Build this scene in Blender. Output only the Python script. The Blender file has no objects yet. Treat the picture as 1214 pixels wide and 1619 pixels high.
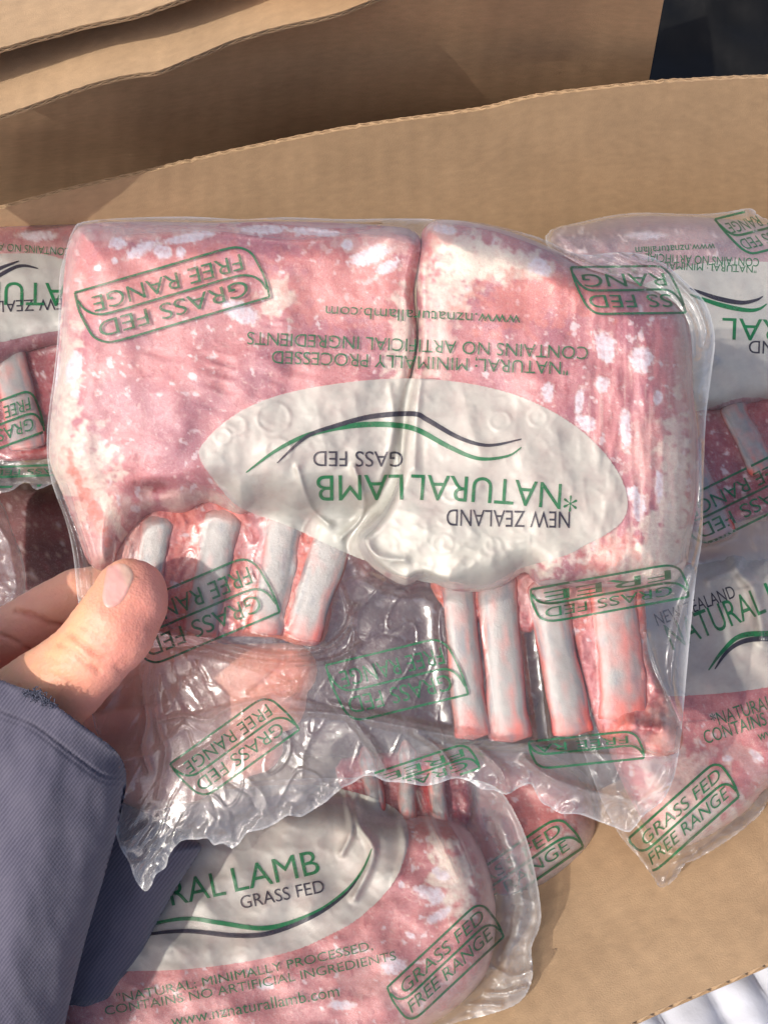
import bpy, bmesh, math
from mathutils.geometry import delaunay_2d_cdt
import numpy as np
from mathutils import Vector, Matrix
from mathutils.bvhtree import BVHTree

# ------------------------------------------------------------------ camera, world, sun
SC = bpy.context.scene
COL = SC.collection
PITCH = math.radians(62)
CAM = np.array([0.0, 0.0, 0.61])
F = np.array([0, math.cos(PITCH), -math.sin(PITCH)])
U = np.array([0, math.sin(PITCH), math.cos(PITCH)])
R = np.array([1.0, 0, 0])
T0 = 0.35 * 2 / 1214.0            # tangent of view angle per photograph pixel

cam_d = bpy.data.cameras.new('camera')
cam = bpy.data.objects.new('camera', cam_d)
COL.objects.link(cam)
cam.location = CAM
cam.rotation_euler = (math.radians(90) - PITCH, 0, 0)
cam_d.sensor_fit = 'HORIZONTAL'
cam_d.sensor_width = 36
cam_d.lens = 36 / (2 * 0.35)
cam_d.clip_start = 0.01
cam_d.clip_end = 50
SC.camera = cam

sun_v = -0.50 * R + 0.02 * U - 0.85 * F
sun_v = sun_v / np.linalg.norm(sun_v)
w = bpy.data.worlds.new("World")
SC.world = w
w.use_nodes = True
nt = w.node_tree
bg = nt.nodes['Background']
sky = nt.nodes.new('ShaderNodeTexSky')
sky.sky_type = 'NISHITA'
sky.sun_disc = False
sky.sun_elevation = math.asin(sun_v[2])
sky.sun_rotation = math.atan2(sun_v[0], sun_v[1])
sky.dust_density = 4.0
sky.air_density = 0.6
nt.links.new(sky.outputs[0], bg.inputs[0])
bg.inputs[1].default_value = 0.15
sd_ = bpy.data.lights.new('sun', 'SUN')
sd_.energy = 2.0
sd_.angle = math.radians(0.5)
sd_.color = (1, 0.95, 0.87)
sun = bpy.data.objects.new('sun', sd_)
COL.objects.link(sun)
sun.rotation_euler = Vector(sun_v).to_track_quat('Z', 'Y').to_euler()
SC.view_settings.view_transform = 'Standard'
SC.view_settings.look = 'None'
SC.view_settings.exposure = 0.46
SC.view_settings.gamma = 1
SC.cycles.transparent_max_bounces = 32
SC.cycles.max_bounces = 10
SC.cycles.sample_clamp_indirect = 4
SC.cycles.use_adaptive_sampling = True
SC.cycles.adaptive_threshold = 0.03
SC.cycles.time_limit = 1000
SC.cycles.caustics_reflective = False
SC.cycles.caustics_refractive = False

# ------------------------------------------------------------------ maths helpers
def P(px, py, dep):
    """point of the world lying dep metres in front of the camera along its axis"""
    px = np.asarray(px, float); py = np.asarray(py, float); dep = np.asarray(dep, float)
    x = (px - 607) * T0 * dep
    y = (809.5 - py) * T0 * dep
    return CAM + x[..., None] * R + y[..., None] * U + dep[..., None] * F

def plane_z(z, tx=0.0, ty=0.0):
    """depth function of a (nearly) horizontal plane z + tx*x + ty*y"""
    def D(px, py):
        dx = (np.asarray(px, float) - 607) * T0
        yn = (809.5 - np.asarray(py, float)) * T0
        d1 = F[1] + yn * U[1]
        d2 = F[2] + yn * U[2]
        return (z - CAM[2]) / (d2 - tx * dx - ty * d1)
    return D

def wall_y(y0, sx=0.0, lean=0.0):
    """depth of the upright plane y = y0 + sx*x + lean*z"""
    def D(px, py):
        dx = (np.asarray(px, float) - 607) * T0
        yn = (809.5 - np.asarray(py, float)) * T0
        d1 = F[1] + yn * U[1]
        d2 = F[2] + yn * U[2]
        return (y0 + lean * CAM[2]) / (d1 - sx * dx - lean * d2)
    return D

def perlin(x, y, seed=0):
    xi = np.floor(x).astype(np.int64); yi = np.floor(y).astype(np.int64)
    xf = x - xi; yf = y - yi
    def g(ix, iy, fx, fy):
        h = (ix * 374761393 + iy * 668265263 + seed * 2147483647) & 0xffffffff
        h = ((h ^ (h >> 13)) * 1274126177) & 0xffffffff
        h = h ^ (h >> 16)
        a = (h & 0xffff) * (2 * math.pi / 65536)
        return np.cos(a) * fx + np.sin(a) * fy
    u = xf * xf * xf * (xf * (xf * 6 - 15) + 10)
    v = yf * yf * yf * (yf * (yf * 6 - 15) + 10)
    a = g(xi, yi, xf, yf); b = g(xi + 1, yi, xf - 1, yf)
    c = g(xi, yi + 1, xf, yf - 1); d = g(xi + 1, yi + 1, xf - 1, yf - 1)
    return ((a * (1 - u) + b * u) * (1 - v) + (c * (1 - u) + d * u) * v) * 1.5

def fbm(x, y, seed=0, octv=4, gain=0.5):
    s = 0; a = 1; n = 0
    for k in range(octv):
        s = s + a * perlin(x * 2 ** k + 17.3 * k, y * 2 ** k - 9.1 * k, seed + k)
        n += a; a *= gain
    return s / n

def ridge(x, y, seed=0, octv=3):
    s = 0; a = 1; n = 0
    for k in range(octv):
        s = s + a * (1 - np.abs(perlin(x * 2 ** k + 5.3 * k, y * 2 ** k + 3.1 * k, seed + k)) * 2.2)
        n += a; a *= 0.5
    return np.clip(s / n, 0, 1)

def sstep(a, b, x):
    t = np.clip((x - a) / (b - a), 0, 1)
    return t * t * (3 - 2 * t)

def smooth_poly(pts, n=5, closed=True):
    pts = np.array(pts, float)
    N = len(pts); out = []
    rng = range(N) if closed else range(N - 1)
    for i in rng:
        if closed:
            p0, p1, p2, p3 = pts[i - 1], pts[i], pts[(i + 1) % N], pts[(i + 2) % N]
        else:
            p0, p1, p2, p3 = pts[max(i - 1, 0)], pts[i], pts[i + 1], pts[min(i + 2, N - 1)]
        for k in range(n):
            t = k / n
            out.append(0.5 * ((2 * p1) + (-p0 + p2) * t + (2 * p0 - 5 * p1 + 4 * p2 - p3) * t * t
                              + (-p0 + 3 * p1 - 3 * p2 + p3) * t ** 3))
    if not closed:
        out.append(pts[-1])
    return np.array(out)

def sdf(poly, X, Y):
    """signed distance, positive inside"""
    d2 = np.full(X.shape, 1e12); ins = np.zeros(X.shape, bool)
    n = len(poly)
    for i in range(n):
        ax, ay = poly[i]; bx, by = poly[(i + 1) % n]
        ex, ey = bx - ax, by - ay
        L = ex * ex + ey * ey
        if L < 1e-9:
            continue
        t = np.clip(((X - ax) * ex + (Y - ay) * ey) / L, 0, 1)
        d2 = np.minimum(d2, (X - ax - t * ex) ** 2 + (Y - ay - t * ey) ** 2)
        if ay != by:
            ins ^= ((ay > Y) != (by > Y)) & (X < ex * (Y - ay) / ey + ax)
    d = np.sqrt(d2)
    return np.where(ins, d, -d)

def line_dist(pts, X, Y):
    d2 = np.full(X.shape, 1e12)
    for i in range(len(pts) - 1):
        ax, ay = pts[i]; bx, by = pts[i + 1]
        ex, ey = bx - ax, by - ay
        L = max(ex * ex + ey * ey, 1e-9)
        t = np.clip(((X - ax) * ex + (Y - ay) * ey) / L, 0, 1)
        d2 = np.minimum(d2, (X - ax - t * ex) ** 2 + (Y - ay - t * ey) ** 2)
    return np.sqrt(d2)

def blob(X, Y, cx, cy, rx, ry, ang=0, soft=0.3, rag=0.35, seed=0, sc=14):
    a = math.radians(ang)
    dx, dy = X - cx, Y - cy
    u = (dx * math.cos(a) + dy * math.sin(a)) / rx
    v = (-dx * math.sin(a) + dy * math.cos(a)) / ry
    r = np.sqrt(u * u + v * v) + rag * fbm(X / sc, Y / sc, seed, 3) * 1.6
    return 1 - sstep(1 - soft, 1 + soft, r)

def prof(sd, w):
    t = 1 - np.clip(sd / w, 0, 1)
    return np.sqrt(np.clip(1 - t * t, 0, 1))

def blur(A, r):
    r = int(max(1, r))
    k = 2 * r + 1
    for ax in (0, 1):
        for _ in range(2):
            pad = [(0, 0), (0, 0)]; pad[ax] = (r + 1, r)
            c = np.cumsum(np.pad(A, pad, mode='edge'), axis=ax)
            if ax == 0:
                A = (c[k:, :] - c[:-k, :]) / k
            else:
                A = (c[:, k:] - c[:, :-k]) / k
    return A

def lin(*c):
    c = np.array(c, float) / 255
    return np.where(c <= 0.04045, c / 12.92, ((c + 0.055) / 1.055) ** 2.4)

class Raster:
    def __init__(s, x0, y0, x1, y1, st):
        s.x0, s.y0, s.st = x0, y0, st
        s.X, s.Y = np.meshgrid(np.arange(x0, x1 + st, st, dtype=float), np.arange(y0, y1 + st, st, dtype=float))
    def sample(s, A, x, y):
        fx = np.clip((np.asarray(x, float) - s.x0) / s.st, 0, s.X.shape[1] - 1.001)
        fy = np.clip((np.asarray(y, float) - s.y0) / s.st, 0, s.X.shape[0] - 1.001)
        ix = fx.astype(int); iy = fy.astype(int); fx = fx - ix; fy = fy - iy
        return ((A[iy, ix] * (1 - fx) + A[iy, ix + 1] * fx) * (1 - fy)
                + (A[iy + 1, ix] * (1 - fx) + A[iy + 1, ix + 1] * fx) * fy)

# ------------------------------------------------------------------ object helpers
LOC = {}
def thing(name, label, cat, loc, group=None):
    o = bpy.data.objects.new(name, None)
    COL.objects.link(o)
    o.location = loc
    o['label'] = label; o['category'] = cat
    if group: o['group'] = group
    LOC[o.name] = np.array(loc, float)
    return o

def mesh_obj(name, V, Fc, mat, parent=None, uv=None, col=None, attrs=None, smooth=True, label=None):
    """V world coordinates; quads array or list of faces"""
    V = np.asarray(V, float)
    off = np.zeros(3)
    if parent is not None:
        root = parent
        while root.parent: root = root.parent
        off = LOC.get(root.name, np.zeros(3))
    me = bpy.data.meshes.new(name)
    Vl = V - off
    if isinstance(Fc, np.ndarray):
        nf, k = Fc.shape
        me.vertices.add(len(Vl)); me.vertices.foreach_set('co', Vl.astype(np.float32).ravel())
        me.loops.add(nf * k); me.loops.foreach_set('vertex_index', Fc.astype(np.int32).ravel())
        me.polygons.add(nf)
        me.polygons.foreach_set('loop_start', np.arange(0, nf * k, k, dtype=np.int32))
        me.update(calc_edges=True)
    else:
        me.from_pydata([tuple(v) for v in Vl], [], [tuple(int(i) for i in f) for f in Fc])
        me.update()
    me.validate()
    if smooth:
        me.polygons.foreach_set('use_smooth', np.ones(len(me.polygons), bool))
    li = np.empty(len(me.loops), np.int32); me.loops.foreach_get('vertex_index', li)
    if uv is not None:
        l = me.uv_layers.new(name='UVMap')
        l.data.foreach_set('uv', np.asarray(uv, np.float32)[li].ravel())
    if col is not None:
        a = me.color_attributes.new('Col', 'FLOAT_COLOR', 'POINT')
        c4 = np.ones((len(V), 4), np.float32); c4[:, :3] = col
        a.data.foreach_set('color', c4.ravel())
    for k, v in (attrs or {}).items():
        a = me.attributes.new(k, 'FLOAT', 'POINT')
        a.data.foreach_set('value', np.asarray(v, np.float32))
    me.materials.append(mat)
    o = bpy.data.objects.new(name, me)
    COL.objects.link(o)
    if parent is not None: o.parent = parent
    if label: o['label'] = label
    return o

def layer(poly, st):
    """grid cut to an outline, its border vertices moved onto it"""
    x0, y0 = poly.min(0) - 2 * st; x1, y1 = poly.max(0) + 2 * st
    X, Y = np.meshgrid(np.arange(x0, x1, st), np.arange(y0, y1, st))
    s = sdf(poly, X, Y)
    gy, gx = np.gradient(s, st)
    g = np.sqrt(gx * gx + gy * gy) + 1e-6
    ok = s > -0.8 * st
    mv = np.where((s < 0) & ok, -s, 0) + np.where((s > 0) & (s < 0.2 * st), -s, 0)
    X2 = X + gx / g * mv; Y2 = Y + gy / g * mv
    idx = np.full(X.shape, -1)
    cell = ok[:-1, :-1] & ok[1:, :-1] & ok[:-1, 1:] & ok[1:, 1:]
    used = np.zeros(X.shape, bool)
    used[:-1, :-1] |= cell; used[1:, :-1] |= cell; used[:-1, 1:] |= cell; used[1:, 1:] |= cell
    idx[used] = np.arange(used.sum())
    iy, ix = np.nonzero(cell)
    q = np.stack([idx[iy, ix], idx[iy + 1, ix], idx[iy + 1, ix + 1], idx[iy, ix + 1]], 1)
    return X2[used], Y2[used], q, np.clip(s[used], 0, None)

# ------------------------------------------------------------------ materials
def new_mat(name):
    m = bpy.data.materials.new(name); m.use_nodes = True
    n = m.node_tree.nodes; n.clear()
    out = n.new('ShaderNodeOutputMaterial')
    return m, n, m.node_tree.links, out

def node(n, t, **kw):
    x = n.new(t)
    for k, v in kw.items():
        if k.startswith('i_'):
            x.inputs[k[2:].replace('_', ' ')].default_value = v
        else:
            setattr(x, k, v)
    return x

def noise(n, l, vec, scale, detail=4, rough=0.55, dist=0):
    x = n.new('ShaderNodeTexNoise')
    x.inputs['Scale'].default_value = scale; x.inputs['Detail'].default_value = detail
    x.inputs['Roughness'].default_value = rough; x.inputs['Distortion'].default_value = dist
    l.new(vec, x.inputs['Vector'])
    return x.outputs['Fac']

def mth(n, l, op, a, b=None, clamp=False):
    x = n.new('ShaderNodeMath'); x.operation = op; x.use_clamp = clamp
    for k, v in enumerate((a, b)):
        if v is None: continue
        if isinstance(v, (int, float)): x.inputs[k].default_value = v
        else: l.new(v, x.inputs[k])
    return x.outputs[0]

def mixc(n, l, fac, a, b, mode='MIX'):
    x = n.new('ShaderNodeMix'); x.data_type = 'RGBA'; x.blend_type = mode
    for s, v in ((0, fac), (6, a), (7, b)):
        if isinstance(v, (int, float)): x.inputs[s].default_value = v
        elif isinstance(v, (tuple, list, np.ndarray)): x.inputs[s].default_value = tuple(v)[:3] + (1,)
        else: l.new(v, x.inputs[s])
    return x.outputs[2]

def maprange(n, l, v, a, b, c=0.0, d=1.0):
    x = n.new('ShaderNodeMapRange'); l.new(v, x.inputs[0])
    for k, q in enumerate((a, b, c, d)): x.inputs[k + 1].default_value = q
    return x.outputs[0]

def mat_meat(name='frozen_meat', grit=1.0, rough=0.42):
    m, n, l, out = new_mat(name)
    at = node(n, 'ShaderNodeAttribute', attribute_name='Col')
    uv = n.new('ShaderNodeUVMap').outputs[0]
    f1 = noise(n, l, uv, 22, 5, 0.7)
    f2 = noise(n, l, uv, 6, 4, 0.6, 1.0)
    v = mth(n, l, 'ADD', mth(n, l, 'MULTIPLY', f1, 0.5), mth(n, l, 'MULTIPLY', f2, 0.5))
    light = mixc(n, l, maprange(n, l, v, 0.53, 0.72, 0, 0.40 * grit), at.outputs['Color'], (0.80, 0.62, 0.60))
    dark = mixc(n, l, maprange(n, l, v, 0.47, 0.30, 0, 0.55 * grit), light, (0.62, 0.36, 0.38), 'MULTIPLY')
    f3 = noise(n, l, uv, 48, 3, 0.6, 0.6)
    dark = mixc(n, l, maprange(n, l, f3, 0.56, 0.72, 0, 0.32 * grit), dark, (0.82, 0.70, 0.70))
    f4 = noise(n, l, uv, 26, 4, 0.7, 2.0)
    dark = mixc(n, l, maprange(n, l, f4, 0.42, 0.28, 0, 0.6 * grit), dark, (0.60, 0.26, 0.26), 'MULTIPLY')
    b = n.new('ShaderNodeBsdfPrincipled')
    l.new(dark, b.inputs['Base Color'])
    b.inputs['Roughness'].default_value = rough
    b.inputs['Subsurface Weight'].default_value = 0.15
    b.inputs['Subsurface Radius'].default_value = (1.0, 0.35, 0.25)
    b.inputs['Subsurface Scale'].default_value = 0.001
    bp = n.new('ShaderNodeBump'); bp.inputs['Strength'].default_value = 0.35; bp.inputs['Distance'].default_value = 0.0008
    l.new(f1, bp.inputs['Height']); l.new(bp.outputs[0], b.inputs['Normal'])
    l.new(b.outputs[0], out.inputs[0])
    return m

def mat_film(name, milk=0.08, rough=0.12, tint=(0.98, 0.98, 0.98), white=(0.85, 0.86, 0.86), bump=0.0004, gl=1.0):
    m, n, l, out = new_mat(name)
    uv = n.new('ShaderNodeUVMap').outputs[0]
    at = node(n, 'ShaderNodeAttribute', attribute_name='milk')
    h1 = noise(n, l, uv, 9, 4, 0.6, 2.2)
    rid = mth(n, l, 'ABSOLUTE', mth(n, l, 'SUBTRACT', h1, 0.5))
    h2 = noise(n, l, uv, 30, 2, 0.5, 0.5)
    hh = mth(n, l, 'ADD', mth(n, l, 'MULTIPLY', rid, 3.0), mth(n, l, 'MULTIPLY', h2, 0.2))
    bp = n.new('ShaderNodeBump'); bp.inputs['Strength'].default_value = 0.6; bp.inputs['Distance'].default_value = bump
    l.new(hh, bp.inputs['Height'])
    tr = node(n, 'ShaderNodeBsdfTransparent'); tr.inputs[0].default_value = tint + (1,)
    df = node(n, 'ShaderNodeBsdfDiffuse'); df.inputs[0].default_value = white + (1,)
    tl = node(n, 'ShaderNodeBsdfTranslucent'); tl.inputs[0].default_value = white + (1,)
    l.new(bp.outputs[0], df.inputs['Normal']); l.new(bp.outputs[0], tl.inputs['Normal'])
    ms = n.new('ShaderNodeMixShader'); ms.inputs[0].default_value = 0.35
    l.new(df.outputs[0], ms.inputs[1]); l.new(tl.outputs[0], ms.inputs[2])
    sm = noise(n, l, uv, 4, 3, 0.5)
    mk = mth(n, l, 'ADD', at.outputs['Fac'], mth(n, l, 'MULTIPLY', sm, milk * 0.8), True)
    mk = mth(n, l, 'ADD', mk, milk * 0.6, True)
    m1 = n.new('ShaderNodeMixShader'); l.new(mk, m1.inputs[0])
    l.new(tr.outputs[0], m1.inputs[1]); l.new(ms.outputs[0], m1.inputs[2])
    g = n.new('ShaderNodeBsdfGlossy')
    cl = node(n, 'ShaderNodeAttribute', attribute_name='cling')
    l.new(maprange(n, l, cl.outputs['Fac'], 0, 1, rough, 0.48), g.inputs['Roughness'])
    g.inputs[0].default_value = (1, 1, 1, 1); l.new(bp.outputs[0], g.inputs['Normal'])
    fr = n.new('ShaderNodeFresnel'); fr.inputs[0].default_value = 1.5; l.new(bp.outputs[0], fr.inputs['Normal'])
    ff = mth(n, l, 'MINIMUM', mth(n, l, 'MULTIPLY', mth(n, l, 'MULTIPLY', fr.outputs[0], 1.8 * gl, True), maprange(n, l, cl.outputs['Fac'], 0, 1, 1.0, 0.6)), 0.40)
    m2 = n.new('ShaderNodeMixShader'); l.new(ff, m2.inputs[0])
    l.new(m1.outputs[0], m2.inputs[1]); l.new(g.outputs[0], m2.inputs[2])
    l.new(m2.outputs[0], out.inputs[0])
    return m

def mat_ink(name, c, alpha=0.85, wear=0.5):
    m, n, l, out = new_mat(name)
    uv = n.new('ShaderNodeUVMap').outputs[0]
    f = noise(n, l, uv, 14, 4, 0.7)
    f2 = noise(n, l, uv, 3, 2, 0.5)
    a = mth(n, l, 'MULTIPLY', maprange(n, l, f, 0.30, 0.50, 1 - wear, 1.0), alpha)
    a = mth(n, l, 'MULTIPLY', a, maprange(n, l, f2, 0.3, 0.7, 0.8, 1.0))
    b = n.new('ShaderNodeBsdfPrincipled'); b.inputs['Base Color'].default_value = tuple(c) + (1,)
    b.inputs['Roughness'].default_value = 0.45
    tr = n.new('ShaderNodeBsdfTransparent')
    ms = n.new('ShaderNodeMixShader'); l.new(a, ms.inputs[0]); l.new(tr.outputs[0], ms.inputs[1]); l.new(b.outputs[0], ms.inputs[2])
    l.new(ms.outputs[0], out.inputs[0])
    return m

def mat_card(name, c=(0.43, 0.288, 0.165), grain=1.0):
    m, n, l, out = new_mat(name)
    uv = n.new('ShaderNodeUVMap').outputs[0]
    mp = n.new('ShaderNodeMapping'); mp.inputs['Scale'].default_value = (1, 1.8, 1); l.new(uv, mp.inputs[0])
    f1 = noise(n, l, mp.outputs[0], 6, 5, 0.65)
    f2 = noise(n, l, uv, 1.1, 3, 0.5)
    f3 = noise(n, l, uv, 60, 3, 0.6)
    wv = n.new('ShaderNodeTexWave'); wv.inputs['Scale'].default_value = 1.05; wv.inputs['Distortion'].default_value = 0.4
    l.new(uv, wv.inputs[0])
    v = mth(n, l, 'ADD', mth(n, l, 'MULTIPLY', f1, 0.5), mth(n, l, 'MULTIPLY', f2, 0.35))
    v = mth(n, l, 'ADD', v, mth(n, l, 'MULTIPLY', f3, 0.15))
    cc = mixc(n, l, maprange(n, l, v, 0.32, 0.68, 0, 1), tuple(k * 0.82 for k in c), tuple(min(1, k * 1.16) for k in c))
    cc = mixc(n, l, mth(n, l, 'MULTIPLY', wv.outputs['Fac'], 0.04 * grain), cc, (0.30, 0.18, 0.09))
    f5 = noise(n, l, uv, 0.35, 4, 0.65, 1.5)
    cc = mixc(n, l, maprange(n, l, f5, 0.5, 0.75, 0, 0.35), cc, tuple(k * 0.72 for k in c))
    mp5 = n.new('ShaderNodeMapping'); mp5.inputs['Scale'].default_value = (0.5, 9, 1); mp5.inputs['Rotation'].default_value = (0, 0, 0.5); l.new(uv, mp5.inputs[0])
    f6 = noise(n, l, mp5.outputs[0], 3, 3, 0.5, 1.0)
    cc = mixc(n, l, maprange(n, l, f6, 0.68, 0.76, 0, 0.35), cc, tuple(min(1, k * 1.35) for k in c))
    b = n.new('ShaderNodeBsdfPrincipled'); l.new(cc, b.inputs['Base Color'])
    b.inputs['Roughness'].default_value = 0.75; b.inputs['Specular IOR Level'].default_value = 0.25
    bp = n.new('ShaderNodeBump'); bp.inputs['Strength'].default_value = 0.4; bp.inputs['Distance'].default_value = 0.0004
    hh = mth(n, l, 'ADD', mth(n, l, 'MULTIPLY', wv.outputs['Fac'], 0.6), f3)
    l.new(hh, bp.inputs['Height']); l.new(bp.outputs[0], b.inputs['Normal'])
    l.new(b.outputs[0], out.inputs[0])
    return m

def mat_simple(name, c, rough=0.5, bump=0.0, scale=8, sss=0.0, var=0.15, spec=0.5):
    m, n, l, out = new_mat(name)
    uv = n.new('ShaderNodeTexCoord').outputs['Object']
    f = noise(n, l, uv, scale, 5, 0.6)
    c = np.array(c)
    cc = mixc(n, l, f, c * (1 - var), np.minimum(c * (1 + var), 1))
    b = n.new('ShaderNodeBsdfPrincipled'); l.new(cc, b.inputs['Base Color'])
    b.inputs['Roughness'].default_value = rough
    b.inputs['Specular IOR Level'].default_value = spec
    if sss:
        b.inputs['Subsurface Weight'].default_value = sss
        b.inputs['Subsurface Radius'].default_value = (1, 0.4, 0.25)
        b.inputs['Subsurface Scale'].default_value = 0.004
    if bump:
        bp = n.new('ShaderNodeBump'); bp.inputs['Strength'].default_value = 0.5; bp.inputs['Distance'].default_value = bump
        l.new(f, bp.inputs['Height']); l.new(bp.outputs[0], b.inputs['Normal'])
    l.new(b.outputs[0], out.inputs[0])
    return m

def mat_skin():
    m, n, l, out = new_mat('skin')
    at = node(n, 'ShaderNodeAttribute', attribute_name='Col')
    oc = n.new('ShaderNodeTexCoord').outputs['Object']
    f1 = noise(n, l, oc, 90, 5, 0.6)
    f2 = noise(n, l, oc, 900, 3, 0.6)
    vo = n.new('ShaderNodeTexVoronoi'); vo.inputs['Scale'].default_value = 1100; l.new(oc, vo.inputs['Vector'])
    cc = mixc(n, l, maprange(n, l, f1, 0.42, 0.7, 0, 0.45), at.outputs['Color'], (0.80, 0.33, 0.27))
    b = n.new('ShaderNodeBsdfPrincipled'); l.new(cc, b.inputs['Base Color'])
    b.inputs['Roughness'].default_value = 0.5
    b.inputs['Subsurface Weight'].default_value = 0.35
    b.inputs['Subsurface Radius'].default_value = (1, 0.36, 0.2)
    b.inputs['Subsurface Scale'].default_value = 0.0016
    bp = n.new('ShaderNodeBump'); bp.inputs['Strength'].default_value = 0.35; bp.inputs['Distance'].default_value = 0.0003
    l.new(mth(n, l, 'ADD', f2, vo.outputs['Distance']), bp.inputs['Height']); l.new(bp.outputs[0], b.inputs['Normal'])
    l.new(b.outputs[0], out.inputs[0])
    return m

def mat_knit():
    m, n, l, out = new_mat('blue_grey_knit')
    uv = n.new('ShaderNodeUVMap').outputs[0]
    mp = n.new('ShaderNodeMapping'); mp.inputs['Rotation'].default_value = (0, 0, math.radians(-38)); l.new(uv, mp.inputs[0])
    w1 = n.new('ShaderNodeTexWave'); w1.inputs['Scale'].default_value = 6.0; w1.inputs['Distortion'].default_value = 1.6
    w1.inputs['Detail'].default_value = 2; w1.inputs['Detail Scale'].default_value = 1.5
    l.new(mp.outputs[0], w1.inputs[0])
    mp2 = n.new('ShaderNodeMapping'); mp2.inputs['Rotation'].default_value = (0, 0, math.radians(40)); l.new(uv, mp2.inputs[0])
    w2 = n.new('ShaderNodeTexWave'); w2.inputs['Scale'].default_value = 6.2; w2.inputs['Distortion'].default_value = 0.5
    l.new(mp2.outputs[0], w2.inputs[0])
    f = noise(n, l, uv, 2.0, 4, 0.6)
    f3 = noise(n, l, uv, 40, 2, 0.6)
    h = mth(n, l, 'ADD', mth(n, l, 'MULTIPLY', w1.outputs['Fac'], 0.8), mth(n, l, 'MULTIPLY', w2.outputs['Fac'], 0.2))
    cc = mixc(n, l, maprange(n, l, h, 0.2, 0.85, 0, 1), (0.075, 0.071, 0.100), (0.116, 0.108, 0.145))
    cc = mixc(n, l, maprange(n, l, f, 0.4, 0.7, 0, 0.25), cc, (0.15, 0.14, 0.17))
    b = n.new('ShaderNodeBsdfPrincipled'); l.new(cc, b.inputs['Base Color'])
    b.inputs['Roughness'].default_value = 0.95; b.inputs['Specular IOR Level'].default_value = 0.1
    b.inputs['Sheen Weight'].default_value = 0.25
    bp = n.new('ShaderNodeBump'); bp.inputs['Strength'].default_value = 0.4; bp.inputs['Distance'].default_value = 0.00025
    l.new(mth(n, l, 'ADD', h, mth(n, l, 'MULTIPLY', f3, 0.3)), bp.inputs['Height']); l.new(bp.outputs[0], b.inputs['Normal'])
    l.new(b.outputs[0], out.inputs[0])
    return m

M_MEAT = mat_meat()
M_BONE = mat_meat('wet_bone', 0.25, 0.22)
M_FILM = mat_film('clear_film', 0.03, 0.055, bump=0.00006)
M_FILMB = mat_film('film_back', 0.015, 0.16, bump=0.0001, gl=0.4)
M_BOXFILM = mat_film('box_pack_film', 0.08, 0.14, bump=0.0002)
M_OVAL = mat_ink('oval_ink', (0.64, 0.635, 0.55), 0.74, 0.10)
M_GREEN = mat_ink('green_ink', lin(20, 104, 62), 0.93, 0.22)
M_DGREEN = mat_ink('dark_green_ink', lin(34, 100, 66), 0.95, 0.35)
M_GREY = mat_ink('grey_ink', lin(44, 42, 54), 0.95, 0.15)
M_CARD = mat_card('cardboard')
M_CARD2 = mat_card('cardboard_red', (0.60, 0.385, 0.22))
M_SKIN = mat_skin()
M_KNIT = mat_knit()

# ------------------------------------------------------------------ print on film
class Skin:
    """surface of a bag that prints are laid on"""
    def __init__(s, ras, H, D, outline):
        s.ras, s.H, s.D, s.outline = ras, H, D, outline
    def pt(s, x, y, dh=0.0):
        return P(x, y, s.D(x, y) - (s.ras.sample(s.H, x, y) + dh) * 0.001)

_tc = {}
def text_geo(txt, bold):
    k = (txt, bold)
    if k in _tc: return _tc[k]
    cu = bpy.data.curves.new('t', 'FONT'); cu.body = txt; cu.size = 1; cu.offset = bold
    cu.resolution_u = 4; cu.fill_mode = 'NONE'
    o = bpy.data.objects.new('t', cu); COL.objects.link(o)
    bpy.context.view_layer.update()
    dg = bpy.context.evaluated_depsgraph_get()
    me = bpy.data.meshes.new_from_object(o.evaluated_get(dg))
    nb = {}
    for e in me.edges:
        a, b = e.vertices; nb.setdefault(a, []).append(b); nb.setdefault(b, []).append(a)
    seen = set(); V = []; Fc = []
    xmid = {}
    loops = []
    for s0 in nb:
        if s0 in seen: continue
        lp = [s0]; seen.add(s0); cur = s0
        while True:
            nx_ = [q for q in nb[cur] if q not in seen]
            if not nx_: break
            cur = nx_[0]; seen.add(cur); lp.append(cur)
        if len(lp) > 2: loops.append(lp)
    vv = [Vector(v.co[:2]) for v in me.vertices]
    res = delaunay_2d_cdt(vv, [], loops, 0, 1e-6)
    V = np.array([tuple(v) for v in res[0]]); T = np.array([tuple(f) for f in res[2]])
    cx, cy = V[T].mean(1).T
    ins = np.zeros(len(T), bool)
    for lp in loops:
        q = np.array([tuple(vv[i]) for i in lp]); q2 = np.roll(q, -1, 0)
        for (ax, ay), (bx, by) in zip(q, q2):
            if ay != by: ins ^= ((ay > cy) != (by > cy)) & (cx < (bx - ax) * (cy - ay) / (by - ay) + ax)
    Fc = [tuple(t) for t in T[ins]]
    bpy.data.objects.remove(o); bpy.data.curves.remove(cu); bpy.data.meshes.remove(me)
    _tc[k] = (V, Fc)
    return V, Fc

def densify(V2, Fc, L):
    bm = bmesh.new()
    vs = [bm.verts.new((v[0], v[1], 0)) for v in V2]
    for f in Fc:
        try: bm.faces.new([vs[i] for i in f])
        except ValueError: pass
    bmesh.ops.triangulate(bm, faces=bm.faces[:])
    for _ in range(5):
        e = [e for e in bm.edges if e.calc_length() > L]
        if not e: break
        bmesh.ops.subdivide_edges(bm, edges=e, cuts=1)
        bmesh.ops.triangulate(bm, faces=[f for f in bm.faces if len(f.verts) > 3])
    bm.verts.index_update()
    V = np.array([v.co[:2] for v in bm.verts]).reshape(-1, 2); Fc = np.array([[v.index for v in f.verts] for f in bm.faces])
    bm.free()
    return V, Fc

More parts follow.
